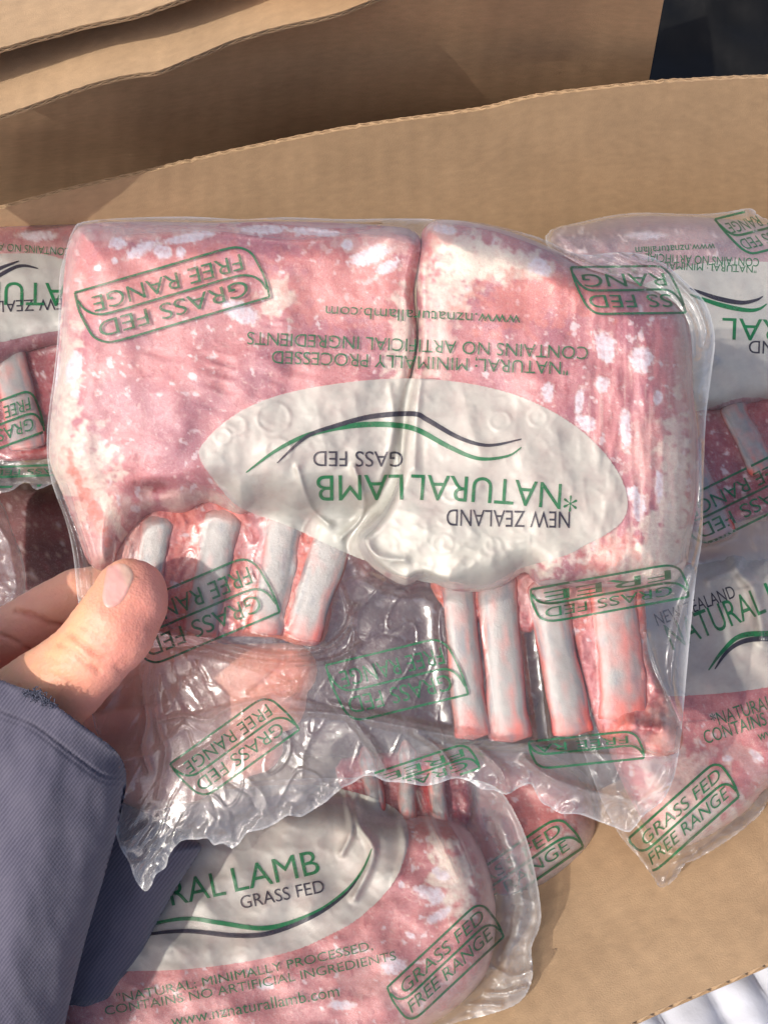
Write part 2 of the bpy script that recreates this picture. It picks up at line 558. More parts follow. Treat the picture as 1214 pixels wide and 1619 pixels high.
def put_print(name, sk, V, Fc, mat, parent, dh=0.1, clip=3, label=None):
    if len(Fc) == 0: return None
    s = sdf(sk.outline, V[:, 0], V[:, 1])
    ok = s > clip
    Fc = Fc[ok[Fc].all(1)]
    if len(Fc) == 0: return None
    u = np.unique(Fc); mp = np.zeros(len(V), int); mp[u] = np.arange(len(u))
    V = V[u]; Fc = mp[Fc]
    return mesh_obj(name, sk.pt(V[:, 0], V[:, 1], dh), Fc, mat, parent, uv=V / 100, smooth=True, label=label)

def letters(sk, txt, A, B, cap, mat, parent, bold=0.0, bend=0.0, name='lettering', up=None, add=None, label=None):
    V, Fc = text_geo(txt, bold)
    V = V.copy()
    x0, x1 = V[:, 0].min(), V[:, 0].max(); hc = text_geo('H', bold)[0][:, 1].max()
    u = (V[:, 0] - x0) / (x1 - x0); v = V[:, 1] / hc
    A = np.array(A, float); B = np.array(B, float); d = B - A
    n = np.array(up, float) if up is not None else np.array([d[1], -d[0]]) / np.linalg.norm(d)
    n = n / np.linalg.norm(n)
    W = A + u[:, None] * d + (v * cap)[:, None] * n + (bend * 4 * u * (1 - u))[:, None] * n
    W, Fc = densify(W, Fc, 3.5)
    if add is not None: add.append((W, Fc)); return None
    return put_print(name, sk, W, Fc, mat, parent, label=label)

def ribbon(pts, wid, n=8, closed=False):
    pts = smooth_poly(pts, n, closed) if n > 1 else np.array(pts, float)
    if closed: pts = np.vstack([pts, pts[:1]])
    seg = np.linalg.norm(np.diff(pts, axis=0), axis=1); cum = np.r_[0, np.cumsum(seg)]
    N = max(3, int(cum[-1] / 4)); t = np.linspace(0, cum[-1], N)
    q = np.stack([np.interp(t, cum, pts[:, 0]), np.interp(t, cum, pts[:, 1])], 1)
    d = np.gradient(q, axis=0); d /= np.linalg.norm(d, axis=1)[:, None] + 1e-9
    nn = np.stack([-d[:, 1], d[:, 0]], 1)
    ww = (wid(t / cum[-1]) if callable(wid) else np.full(N, wid))[:, None] / 2
    V = np.vstack([q + nn * ww, q - nn * ww])
    i = np.arange(N - 1)
    Fq = np.stack([i, i + 1, i + 1 + N, i + N], 1)
    Ft = np.vstack([Fq[:, [0, 1, 2]], Fq[:, [0, 2, 3]]])
    return V, Ft

def stamp(sk, BL, X, Y, parent, mat=None, rows=('GRASS FED', 'FREE RANGE'), lw=3.6, label=None, r1=(0.1, 0.92), r2=(0.1, 0.92)):
    """two-row leaf-shaped stamp; X along reading, Y up"""
    mat = mat or M_DGREEN
    BL = np.array(BL, float); X = np.array(X, float); Y = np.array(Y, float)
    T = lambda p: [tuple(BL + a * X + b * Y) for a, b in p]
    parts = []
    out = [(0, 1), (0.3, 1.0), (0.6, 1.0), (0.82, 1.0), (0.9, 0.96), (0.955, 0.82), (0.98, 0.6), (1.0, 0.3), (1.0, 0.0)]
    o2 = [(1 - a, 1 - b) for a, b in out]
    mid = [(0.005, 0.86), (0.03, 0.68), (0.08, 0.55), (0.16, 0.5), (0.4, 0.5), (0.6, 0.5), (0.84, 0.5), (0.92, 0.45), (0.97, 0.32), (0.995, 0.14)]
    for pl in (out, o2, mid): parts.append(ribbon(T(pl), lw, 6))
    L = np.linalg.norm(Y)
    for txt, rr, b0 in ((rows[0], r1, 0.60), (rows[1], r2, 0.15)):
        if not txt: continue
        A = BL + rr[0] * X + b0 * Y; B = BL + rr[1] * X + b0 * Y
        V, Fc = text_geo(txt, 0.042)
        x0, x1 = V[:, 0].min(), V[:, 0].max(); hc = text_geo('H', 0.042)[0][:, 1].max()
        u = (V[:, 0] - x0) / (x1 - x0); v = V[:, 1] / hc
        W = A + u[:, None] * (B - A) + (v * 0.27)[:, None] * Y
        parts.append(densify(W, Fc, 3.5))
    V = []; Fc = []; k = 0
    for a, b in parts:
        V.append(a); Fc.append(np.asarray(b) + k); k += len(a)
    return put_print('stamp', sk, np.vstack(V), np.vstack(Fc), mat, parent, dh=0.12, label=label)

def fill_poly(pts, st):
    poly = smooth_poly(pts, 5)
    x, y, q, s = layer(poly, st)
    return np.stack([x, y], 1), np.vstack([q[:, [0, 1, 2]], q[:, [0, 2, 3]]])

def oval(sk, pts, parent, st=3, mat=None):
    V, Fc = fill_poly(pts, st)
    return put_print('oval_patch', sk, V, Fc, mat or M_OVAL, parent, dh=-0.35, clip=2)

def swoosh(sk, pts, w0, mat, parent):
    V, Fc = ribbon(pts, lambda t: w0 * (0.25 + np.sin(np.clip(t, 0, 1) * math.pi) ** 0.7), 8)
    return put_print('swoosh', sk, V, Fc, mat, parent, dh=0.1 if mat is M_GREEN else 0.16)

# ------------------------------------------------------------------ solids from height fields
def solid(name, outline, st, D, hf, parent, mat, colf=None, back=8.0, bw=60, bst=8, label=None, attrs=None):
    """front sheet with height hf(x,y,sd) in mm towards the viewer, closed by a rounded back"""
    x, y, q, s = layer(outline, st)
    h = hf(x, y, s)
    V1 = P(x, y, D(x, y) - h * 0.001)
    xb, yb, qb, sb = layer(outline, bst)
    V2 = P(xb, yb, D(xb, yb) + back * 0.001 * prof(sb, bw))
    V = np.vstack([V1, V2]); Fc = np.vstack([q, qb[:, ::-1] + len(V1)])
    X = np.r_[x, xb]; Y = np.r_[y, yb]; S = np.r_[s, sb]
    col = colf(X, Y, S) if colf else None
    at = {k: f(X, Y, S) for k, f in (attrs or {}).items()}
    return mesh_obj(name, V, Fc, mat, parent, uv=np.stack([X, Y], 1) / 100, col=col, attrs=at, label=label)

BONE_A = lin(160, 155, 150); BONE_P = lin(222, 120, 108); BONE_R = lin(178, 52, 48)
def mixf(c, m, col): return c * (1 - m[..., None]) + col * m[..., None]

def bone(A, B, wa, wb, D, z0, thick, parent, seed=0, tone=0.0, label=None, cut=True):
    A = np.array(A, float); B = np.array(B, float); d = B - A; L = np.linalg.norm(d); d /= L
    n = np.array([-d[1], d[0]])
    nt_, m = 44, 36
    tt = np.linspace(0, 1, nt_); ph = np.linspace(0, 2 * math.pi, m, endpoint=False)
    Tt, Ph = np.meshgrid(tt, ph, indexing='ij')
    endr = 13.0 / L
    rr = np.sqrt(np.clip(1 - (1 - np.clip(Tt / (endr * 2), 0, 1)) ** 2, 0.0, 1)) if not cut else np.clip(0.2 + Tt / (endr * 2), 0, 1)
    rr = np.minimum(rr, 0.80 + 0.20 * np.sqrt(np.clip((1 - Tt) / endr, 0, 1)))
    rr = rr * np.where(Tt > 0.999, 0.02, 1) * np.where(Tt < 0.001, 0.05, 1)
    wv = (wa + (wb - wa) * Tt) / 2 * 1.05 * (1 + 0.16 * fbm(Tt * 3 + seed * 3, np.cos(Ph) * 0.6, seed, 2)) * (1 - 0.10 * np.sin(Tt * 3.14) + 0.10 * np.clip(Tt - 0.8, 0, 1)) * rr
    wob = 4.5 * np.sin(Tt * 2.6 + seed * 1.7) + 2.5 * fbm(Tt * 2.5 + seed, Tt * 0, seed + 5, 2)
    ca, sa = np.cos(Ph), np.sin(Ph)
    ca = np.sign(ca) * np.abs(ca) ** 0.75; sa = np.sign(sa) * np.abs(sa) ** 0.6
    px = A[0] + d[0] * L * Tt + n[0] * (wv * ca + wob); py = A[1] + d[1] * L * Tt + n[1] * (wv * ca + wob)
    hz = z0 + thick * sa * rr * (1 + 0.05 * fbm(Tt * 8, Ph, seed + 2, 2))
    V = P(px, py, D(px, py) - hz * 0.001).reshape(-1, 3)
    i, j = np.meshgrid(np.arange(nt_ - 1), np.arange(m), indexing='ij')
    q = np.stack([i * m + j, i * m + (j + 1) % m, (i + 1) * m + (j + 1) % m, (i + 1) * m + j], -1).reshape(-1, 4)
    side = np.abs(ca) ** 5
    nz = fbm(Tt * 5 + seed * 7, ca * 2.2 + sa, seed + 9, 4)
    pk = np.clip(side * 0.9 + 0.9 * nz - 0.05 + tone, 0, 1)
    endm = sstep(0.80, 1.0, Tt + 0.12 * nz) + 0.6 * sstep(0.16, 0.0, Tt + 0.1 * nz)
    pk = np.clip(pk + endm * 0.7, 0, 1)
    red = np.clip(sstep(0.6, 1.0, side) * 0.8 * (0.6 + nz) + endm * side * 0.8, 0, 1)
    c = BONE_A * (1 - pk[..., None]) + BONE_P * pk[..., None]
    c = c * (1 - red[..., None]) + BONE_R * red[..., None]
    c = c * (1 + 0.22 * fbm(Tt * 3, ca * 6 + seed, seed + 11, 3) + 0.12 * fbm(Tt * 20, ca * 3, seed + 13, 2))[..., None]
    c = mixf(c, sstep(0.12, 0.4, fbm(Tt * 3.5 + seed, ca * 4, seed + 15, 3)) * 0.6, lin(128, 132, 138))
    return mesh_obj('rib_bone', V, q, M_BONE, parent, uv=np.stack([px, py], -1).reshape(-1, 2) / 100,
                    col=np.clip(c.reshape(-1, 3), 0, 1), label=label)

def bone_h(X, Y, A, B, wa, wb, z0, thick):
    A = np.array(A, float); B = np.array(B, float); d = B - A; L = np.linalg.norm(d); d /= L
    t = ((X - A[0]) * d[0] + (Y - A[1]) * d[1]) / L
    s = np.abs(-(X - A[0]) * d[1] + (Y - A[1]) * d[0])
    wv = (wa + (wb - wa) * t) / 2
    return np.where((t > -0.01) & (t < 1.01) & (s < wv), z0 + thick * np.clip(1 - (s / np.maximum(wv, 1)) ** 2.6, 0, 1) ** 0.4, 0)

def film_layer(name, sk, st, parent, mat, milkf=None, label=None, dh=0.0, cling=None):
    x, y, q, s = layer(sk.outline, st)
    V = sk.pt(x, y, dh)
    mk = milkf(x, y, s) if milkf else np.zeros(len(x))
    return mesh_obj(name, V, q, mat, parent, uv=np.stack([x, y], 1) / 100, attrs={'milk': mk, 'cling': sk.ras.sample(cling, x, y) if cling is not None else np.zeros(len(x))}, label=label)

def envelope(H0, st, r):
    B = blur(H0, r / st)
    H = np.maximum(H0, B)
    H = np.maximum(H0, blur(H, max(1, 2 / st)))
    return H

# ------------------------------------------------------------------ ground and backdrop
def sheet_quad(name, corners, mat, n=2, parent=None, kind=None, label=None, uvs=10.0):
    c = np.array(corners, float)
    u, v = np.meshgrid(np.linspace(0, 1, n), np.linspace(0, 1, n))
    V = ((1 - u)[..., None] * (1 - v)[..., None] * c[0] + u[..., None] * (1 - v)[..., None] * c[1]
         + u[..., None] * v[..., None] * c[2] + (1 - u)[..., None] * v[..., None] * c[3]).reshape(-1, 3)
    i, j = np.meshgrid(np.arange(n - 1), np.arange(n - 1), indexing='ij')
    q = np.stack([i * n + j, i * n + j + 1, (i + 1) * n + j + 1, (i + 1) * n + j], -1).reshape(-1, 4)
    o = mesh_obj(name, V, q, mat, parent, uv=V[:, :2] * uvs)
    if kind: o['kind'] = kind
    if label: o['label'] = label
    return o

M_GROUND = mat_simple('concrete', (0.20, 0.195, 0.19), 0.9, 0.002, 30)
sheet_quad('ground', [(-15, -15, -0.01), (15, -15, -0.01), (15, 15, -0.01), (-15, 15, -0.01)], M_GROUND, 3, kind='structure')

# black plastic sheet behind the cartons
bt = Raster(940, -80, 1330, 260, 6)
M_BLACK = mat_simple('black_plastic', (0.006, 0.006, 0.006), 0.5, 0.0006, 60, var=0.3, spec=0.2)
def build_black():
    n = 90
    xs = np.linspace(0.05, 0.75, n); ys = np.linspace(0.50, 1.25, n)
    X, Y = np.meshgrid(xs, ys)
    Z = 0.05 + 0.012 * fbm(X * 9, Y * 9, 3, 4) + 0.018 * ridge(X * 7 + Y * 3, Y * 4, 8, 3)
    V1 = np.stack([X, Y, Z], -1).reshape(-1, 3)
    V2 = V1.copy(); V2[:, 2] = -0.008
    i, j = np.meshgrid(np.arange(n - 1), np.arange(n - 1), indexing='ij')
    q = np.stack([i * n + j, i * n + j + 1, (i + 1) * n + j + 1, (i + 1) * n + j], -1).reshape(-1, 4)
    border = [(0, k) for k in range(n)] + [(k, n - 1) for k in range(n)] + [(n - 1, n - 1 - k) for k in range(n)] + [(n - 1 - k, 0) for k in range(n)]
    b = [a * n + c for a, c in border]
    sq = [[b[k], b[k] + n * n, b[(k + 1) % len(b)] + n * n, b[(k + 1) % len(b)]] for k in range(len(b)) if b[k] != b[(k + 1) % len(b)]]
    V = np.vstack([V1, V2]); off = V.mean(0); off[2] = 0
    o = mesh_obj('black_plastic_sheet', V - off, np.vstack([q, np.array(sq)]), M_BLACK, None)
    o.location = off
    o['label'] = 'black crumpled plastic sheet in the top right corner beyond the cartons'; o['category'] = 'plastic sheet'
build_black()

# ------------------------------------------------------------------ corrugated board
def board(name, top, bot, Dt, Db, parent, mat, th=4.0, nu=90, nv=24, side=1, label=None, flute=None, warp=0.0, seed=0, ragged=1.2, sag=None):
    """board between two pixel polylines, top / bottom depths by function; two liners th mm apart"""
    top = smooth_poly(top, 8, False); bot = smooth_poly(bot, 8, False)
    def res(p, n):
        seg = np.linalg.norm(np.diff(p, axis=0), axis=1); c = np.r_[0, np.cumsum(seg)] / seg.sum()
        t = np.linspace(0, 1, n); return np.stack([np.interp(t, c, p[:, 0]), np.interp(t, c, p[:, 1])], 1)
    a = res(top, nu); b = res(bot, nu)
    a[:, 1] += ragged * fbm(a[:, 0] / 9, a[:, 0] * 0, seed, 3)
    if flute == 'bot': b[:, 1] += ragged * fbm(b[:, 0] / 11, b[:, 0] * 0, seed, 3)
    A = P(a[:, 0], a[:, 1], Dt(a[:, 0], a[:, 1])); B = P(b[:, 0], b[:, 1], Db(b[:, 0], b[:, 1]))
    v = np.linspace(0, 1, nv)[:, None, None]
    G = A[None] * (1 - v) + B[None] * v
    tu = np.gradient(G, axis=1); tv = np.gradient(G, axis=0)
    N = np.cross(tu, tv); N /= np.linalg.norm(N, axis=2)[..., None] + 1e-12
    mid = G.mean((0, 1)); 
    if np.dot(N.mean((0, 1)), CAM - mid) < 0: N = -N
    uu, vv = np.meshgrid(np.arange(nu), np.arange(nv))
    if warp: G = G + N * (warp * 0.001 * fbm(uu / nu * 4, vv / nv * 2, seed + 3, 2))[..., None]
    if sag is not None: G = G + N * sag(uu / (nu - 1), vv / (nv - 1))[..., None] * 0.001
    # arc-length uv in decimetre
    lu = np.linalg.norm(A[-1] - A[0]); lv = np.linalg.norm(A - B, axis=1).mean()
    uv = np.stack([uu / (nu - 1) * lu * 25, vv / (nv - 1) * lv * 25], -1).reshape(-1, 2)
    q = []
    def slab(G0, G1):
        V = np.vstack([G0.reshape(-1, 3), G1.reshape(-1, 3)]); n0 = nu * nv
        i, j = np.meshgrid(np.arange(nv - 1), np.arange(nu - 1), indexing='ij')
        f = np.stack([i * nu + j, i * nu + j + 1, (i + 1) * nu + j + 1, (i + 1) * nu + j], -1).reshape(-1, 4)
        bb = [j for j in range(nu)] + [i * nu + nu - 1 for i in range(1, nv)] + [(nv - 1) * nu + j for j in range(nu - 2, -1, -1)] + [i * nu for i in range(nv - 2, 0, -1)]
        bb = np.array(bb); bn = np.roll(bb, -1)
        s = np.stack([bb, bb + n0, bn + n0, bn], 1)
        return V, np.vstack([f, f[:, ::-1] + n0, s])
    o = None
    if flute is None:
        V, fq = slab(G, G - N * th * 0.001)
        o = mesh_obj(name, V, fq, mat, parent, uv=np.vstack([uv, uv]), label=label)
        smooth_by_angle(o)
    else:
        V, fq = slab(G, G - N * 0.0007)
        o = mesh_obj(name, V, fq, mat, parent, uv=np.vstack([uv, uv]), label=label); smooth_by_angle(o)
        G2 = G - N * (th - 0.7) * 0.001
        V, fq = slab(G2, G2 - N * 0.0007)
        o2 = mesh_obj('outer_liner', V, fq, mat, o, uv=np.vstack([uv, uv])); smooth_by_angle(o2)
        # the fluted paper between them, seen at the named edge
        m = 900; t = np.linspace(0, 1, m)
        e0, e1 = (A, A + (B - A) * 0.03) if flute == 'top' else (B, B + (A - B) * 0.03)
        en = N[0] if flute == 'top' else N[-1]
        if warp or sag is not None:
            e0 = G[0] if flute == 'top' else G[-1]; e1 = e0 + (e1 - (A if flute == 'top' else B))
        ti = np.linspace(0, 1, nu)
        I = lambda arr: np.stack([np.interp(t, ti, arr[:, k]) for k in range(3)], 1)
        a0, a1, nn = I(e0), I(e1), I(en)
        per = np.linalg.norm(e0[-1] - e0[0]) / 0.0072
        dz = (0.5 + 0.46 * np.sin(t * per * 2 * math.pi + 0.8 * np.sin(t * 37)))[:, None] * (th - 1.6) * 0.001 + 0.0008
        r0 = a0 - nn * dz; r1 = a1 - nn * dz
        Vf = np.vstack([r0, r1, r0 - nn * 0.00035, r1 - nn * 0.00035]); k = np.arange(m - 1)
        ff = np.vstack([np.stack([k, k + 1, k + 1 + m, k + m], 1), np.stack([k + 2 * m, k + 3 * m, k + 1 + 3 * m, k + 1 + 2 * m], 1),
                        np.stack([k, k + 2 * m, k + 1 + 2 * m, k + 1], 1)])
        mesh_obj('fluted_paper', Vf, ff, M_CARD, o, uv=np.zeros((4 * m, 2)) + np.tile(t * 40, 4)[:, None])
    return o

def smooth_by_angle(o, ang=35):
    me = o.data
    bm = bmesh.new(); bm.from_mesh(me)
    for e in bm.edges:
        if len(e.link_faces) == 2 and e.calc_face_angle(0) > math.radians(ang): e.smooth = False
    bm.to_mesh(me); bm.free()

# main carton: far wall, near flap, left and right wall, bottom
carton = thing('cardboard_carton', 'open brown carton full of sealed meat packs, near flap folded out', 'cardboard box', (0, 0.22, 0))
FW = wall_y(0.405, 0.13, 0.12)
board('far_wall', [(-420, 420), (-200, 375), (-90, 352), (0, 331), (90, 306), (180, 284), (350, 243), (530, 207), (700, 183), (770, 172), (860, 151), (1020, 132), (1120, 127), (1214, 124), (1400, 122), (1650, 120)],
      [(-420, 900), (0, 860), (600, 840), (1214, 830), (1650, 830)], FW, FW, carton, M_CARD, th=3.0, nu=420, nv=20, flute='top', warp=2, seed=4, ragged=2.5)
NFz = plane_z(0.186, 0.0, -0.30)
board('near_flap', [(-60, 1980), (300, 1700), (560, 1500), (700, 1380), (900, 1270), (1100, 1180), (1300, 1090), (1620, 960)],
      [(140, 2150), (560, 1880), (780, 1738), (905, 1664), (1000, 1617), (1100, 1572), (1214, 1524), (1400, 1440), (1800, 1270)],
      NFz, NFz, carton, M_CARD, th=5.5, nu=260, nv=22, flute='bot', warp=3, seed=9, ragged=0)
BZ = plane_z(0.006)
def wall_quad(name, p, mat, th=0.004):
    p = np.array(p, float); n = np.cross(p[1] - p[0], p[3] - p[0]); n /= np.linalg.norm(n)
    V = np.vstack([p, p - n * th])
    f = np.array([[0, 1, 2, 3], [7, 6, 5, 4], [0, 4, 5, 1], [1, 5, 6, 2], [2, 6, 7, 3], [3, 7, 4, 0]])
    uv = np.array([(a, b) for a, b in ((0, 0), (10, 0), (10, 5), (0, 5))] * 2)
    return mesh_obj(name, V, f, mat, carton, uv=uv, smooth=False)
wall_quad('bottom_panel', [(-0.34, 0.0, 0.006), (0.40, 0.06, 0.006), (0.40, 0.47, 0.006), (-0.34, 0.37, 0.006)], M_CARD)
wall_quad('side_wall', [(-0.34, -0.10, 0.01), (-0.34, 0.37, 0.01), (-0.34, 0.37, 0.17), (-0.34, -0.10, 0.17)], M_CARD)
wall_quad('side_wall', [(0.40, 0.47, 0.01), (0.40, 0.15, 0.01), (0.40, 0.15, 0.20), (0.40, 0.47, 0.20)], M_CARD)
wall_quad('near_wall', [(0.40, 0.17, 0.01), (-0.34, -0.12, 0.01), (-0.34, -0.12, 0.12), (0.40, 0.17, 0.12)], M_CARD)
NF2 = plane_z(0.176, 0.0, -0.30)
board('flap_underlay', [(500, 1560), (700, 1480), (900, 1440)], [(600, 1850), (760, 1730), (880, 1655)], NF2, NF2, carton, M_CARD2, th=3.5, nu=30, nv=10)

# second carton behind
carton2 = thing('cardboard_carton', 'second carton behind, two layered flaps over its dark side wall', 'cardboard box', (-0.05, 0.62, 0))
CA = plane_z(0.268, 0.0, 0.05); CB = plane_z(0.250, 0.0, 0.05)
board('upper_flap', [(-300, -160), (100, -220), (500, -260)], [(-300, 152), (-100, 106), (0, 77), (60, 58), (130, 38), (200, 24), (240, 14), (300, -6), (500, -80)], CA, CA, carton2, M_CARD, th=2.6, nu=120, nv=14, warp=2, seed=21, flute='bot', ragged=1.6)
board('lower_flap', [(-300, -120), (200, -200), (900, -330)], [(-300, 262), (-100, 208), (0, 180), (60, 162), (150, 134), (215, 118), (250, 113), (300, 92), (370, 62), (440, 42), (520, 24), (580, 2), (700, -50), (900, -130)], CB, CB, carton2, M_CARD, th=2.6, nu=160, nv=14, warp=2, seed=25, flute='bot', ragged=1.6)
CW = wall_y(0.576, 0.02, -0.46)
board('side_wall', [(-400, 60), (0, 60), (500, -60), (1060, -60)], [(-400, 520), (0, 500), (500, 500), (960, 480)], CW, CW, carton2, M_CARD2, th=4.5, nu=120, nv=20, warp=5, seed=29, ragged=0,
      sag=lambda u, v: 2.5 * np.exp(-((v - 0.16 - 0.12 * u + 0.03 * np.sin(u * 9)) / 0.05) ** 2))

# white ribbed foam beneath the near flap
def build_white():
    t = thing('padding_sheet', 'white ribbed padding sheet under the carton flap at the bottom right', 'padding', (0.12, 0.0, 0))
    n = 160
    M = mat_simple('white_foam', (0.58, 0.60, 0.66), 0.6, 0.0015, 60, var=0.06)
    a = math.radians(-68)
    u, v = np.meshgrid(np.linspace(-0.20, 0.20, n), np.linspace(-0.17, 0.06, n))
    d1 = np.array([math.cos(math.radians(22)), math.sin(math.radians(22))]); d2 = np.array([-d1[1], d1[0]])
    X = 0.12 + u * d1[0] + v * d2[0]; Y = 0.0 + u * d1[1] + v * d2[1]
    ph = u / 0.021 + 0.25 * fbm(u * 20, v * 12, 2, 3)
    Z = 0.186 - 0.30 * Y - 0.040 + 0.0075 * np.abs(np.sin(ph * math.pi)) ** 0.6 + 0.002 * fbm(u * 60, v * 60, 5, 3)
    V1 = np.stack([X, Y, Z], -1).reshape(-1, 3); V2 = V1.copy(); V2[:, 2] -= 0.012
    i, j = np.meshgrid(np.arange(n - 1), np.arange(n - 1), indexing='ij')
    q = np.stack([i * n + j, i * n + j + 1, (i + 1) * n + j + 1, (i + 1) * n + j], -1).reshape(-1, 4)
    b = [j for j in range(n)] + [i * n + n - 1 for i in range(1, n)] + [(n - 1) * n + j for j in range(n - 2, -1, -1)] + [i * n for i in range(n - 2, 0, -1)]
    b = np.array(b); bn = np.roll(b, -1)
    mesh_obj('ribbed_padding', np.vstack([V1, V2]), np.vstack([q, np.stack([b, b + n * n, bn + n * n, bn], 1)]), M, t)
build_white()

# ------------------------------------------------------------------ meat colours
LEAN = lin(202, 127, 128); LEAN2 = lin(178, 108, 119); LEAN3 = lin(214, 126, 112)
FAT = lin(234, 218, 200); FAT2 = lin(226, 190, 178); FROST = lin(232, 220, 226); DARK = lin(150, 62, 70)


def meat_col(base, base2, spots, frost, fatlines=0.35, seed=0, sx=40, sy=40, gran=0.3):
    def f(X, Y, S):
        n1 = fbm(X / sx / 2.5, Y / sy / 2.5, seed + 1, 4)
        c = np.zeros(X.shape + (3,)) + base
        c = mixf(c, sstep(-0.25, 0.35, n1), base2)
        r = ridge(X / sx, Y / sy, seed + 3, 4)
        c = mixf(c, sstep(0.72, 0.95, r) * fatlines, FAT2)
        g = fbm(X / 7, Y / 7, seed + 5, 3)
        c = mixf(c, sstep(0.15, 0.5, g) * gran * 0.6, FAT2)
        d = fbm(X / 26, Y / 18, seed + 8, 4)
        c = mixf(c, sstep(0.22, 0.5, d) * 0.28, DARK)
        w1 = fbm(X / 15, Y / 15, seed + 11, 3); w2 = fbm(X / 70, Y / 70, seed + 12, 2)
        c = mixf(c, sstep(0.27, 0.33, w1 + 0.35 * w2 - 0.06) * 0.55, FAT2)
        c = mixf(c, sstep(0.36, 0.40, w1 + 0.35 * w2 - 0.06) * 0.55, FROST)
        w3 = fbm(X / 11, Y / 24, seed + 13, 3)
        c = mixf(c, sstep(0.30, 0.40, w3 - 0.3 * w2) * 0.45, lin(160, 66, 72))
        for k, (cx, cy, rx, ry, a, st, col) in enumerate(spots):
            c = mixf(c, blob(X, Y, cx, cy, rx, ry, a, 0.28, 0.85, seed + 20 + k, 20) * st * (0.85 + 0.5 * g), col)
        for k, (cx, cy, rx, ry, a) in enumerate(frost):
            c = mixf(c, blob(X, Y, cx, cy, rx, ry, a, 0.14, 0.34, seed + 60 + k, 8) * np.clip(0.82 + 0.7 * g, 0.4, 1), FROST)
            rim = blob(X, Y, cx, cy, rx * 1.12, ry * 1.1, a, 0.10, 0.28, seed + 60 + k, 9) - blob(X, Y, cx, cy, rx, ry, a, 0.1, 0.28, seed + 60 + k, 9)
            c = mixf(c, np.clip(rim, 0, 1) * 0.5, FAT)
        return np.clip(c, 0, 1)
    return f

# ------------------------------------------------------------------ the pack held in the hand
HD = lambda px, py: 0.36 + 0.016 * (809.5 - np.asarray(py, float)) / 809.5 + 0 * np.asarray(px, float)
held = thing('lamb_pack', 'big frozen double lamb rack in clear printed bag, held up by its pinched left edge', 'meat pack', tuple(P(590, 700, 0.37)))

L_OUT = smooth_poly([(132, 356), (200, 350), (330, 352), (470, 350), (600, 356), (655, 366), (668, 400), (655, 460), (660, 540), (640, 640), (628, 740), (606, 800), (568, 812), (520, 800), (470, 815), (420, 800), (380, 815), (330, 795), (290, 812), (240, 812), (200, 850), (175, 900), (140, 890), (118, 830), (98, 780), (80, 735), (78, 690), (84, 630), (92, 560), (98, 480), (104, 410), (114, 375)], 4)
R_OUT = smooth_poly([(664, 385), (672, 358), (700, 348), (760, 356), (820, 372), (880, 398), (930, 424), (985, 440), (1040, 462), (1076, 488), (1092, 530), (1096, 620), (1104, 700), (1104, 780), (1092, 850), (1078, 905), (1040, 934), (960, 930), (900, 930), (850, 926), (830, 905), (800, 925), (770, 935), (715, 935), (670, 915), (640, 925), (600, 905), (575, 880), (568, 850), (590, 828), (612, 800), (632, 740), (642, 640), (660, 540), (658, 460)], 4)
BAG = smooth_poly([(132, 350), (200, 344), (300, 342), (380, 346), (450, 343), (540, 346), (620, 345), (690, 346), (760, 352), (850, 374), (915, 402), (980, 398), (1036, 408), (1085, 446), (1116, 480), (1130, 530), (1126, 580), (1116, 660), (1112, 760), (1110, 850), (1102, 900), (1094, 970), (1084, 1080), (1078, 1150), (1070, 1210), (1060, 1244), (1046, 1268), (1018, 1290),
                   (996, 1316), (970, 1308), (945, 1299), (915, 1288), (886, 1287), (868, 1276), (856, 1270), (846, 1252), (838, 1240), (820, 1246), (801, 1257), (780, 1250), (760, 1248), (742, 1236), (719, 1231), (690, 1240), (668, 1243), (640, 1238), (609, 1236), (592, 1228), (575, 1228), (556, 1240), (540, 1247), (516, 1268), (500, 1278), (476, 1292), (455, 1290), (437, 1302), (415, 1312), (392, 1317), (380, 1332), (367, 1342), (352, 1334), (338, 1337), (328, 1326), (313, 1328), (296, 1328), (283, 1333), (268, 1352), (262, 1372), (246, 1384), (240, 1400), (229, 1410), (214, 1392), (204, 1364), (190, 1340), (182, 1308),
                   (190, 1286), (180, 1220), (150, 1150), (140, 1080), (132, 1010), (122, 940), (116, 880), (104, 825), (82, 765), (74, 715), (76, 660), (84, 600), (92, 520), (94, 440), (104, 395), (116, 362)], 3)
ras = Raster(40, 310, 1170, 1440, 2)
X, Y = ras.X, ras.Y
sdL = sdf(L_OUT, X, Y); sdR = sdf(R_OUT, X, Y)

def bump_meat(x, y, seed=0):
    return (2.0 * fbm(x / 110, y / 110, 31 + seed, 2) + 0.32 * fbm(x / 44, y / 38, 33 + seed, 2)
            + 0.2 * (ridge(x / 34, y / 20, 37 + seed, 2) - 0.5) * sstep(0.0, 0.4, fbm(x / 120, y / 120, 39 + seed, 2)))
def hL(x, y, s):
    fat = np.where(y > 790, 0.75, 1.0)
    sm = sstep(600, 640, x) * sstep(354, 396, y) * 0.62
    h = 24 * (sm + (1 - sm) * prof(s, 62 - 44 * sstep(560, 630, x))) * (1 - 0.45 * sstep(700, 860, y)) + 2 * np.exp(-((x - 350) / 260) ** 2)
    dents = 0
    for cx, cy in ((345, 568), (352, 590), (348, 612), (436, 600), (330, 640), (470, 585), (250, 560)):
        dents = dents - 0.8 * np.exp(-(((x - cx) * 0.8 + (y - cy) * 0.5) ** 2 / 18 ** 2 + ((y - cy) - (x - cx) * 0.3) ** 2 / 6 ** 2))
    knob = 4 * np.exp(-((x - 240) ** 2 / 30 ** 2 + (y - 775) ** 2 / 12 ** 2)) * -1
    return np.maximum(h + (bump_meat(x, y) + dents + knob) * sstep(0, 25, s), 0)
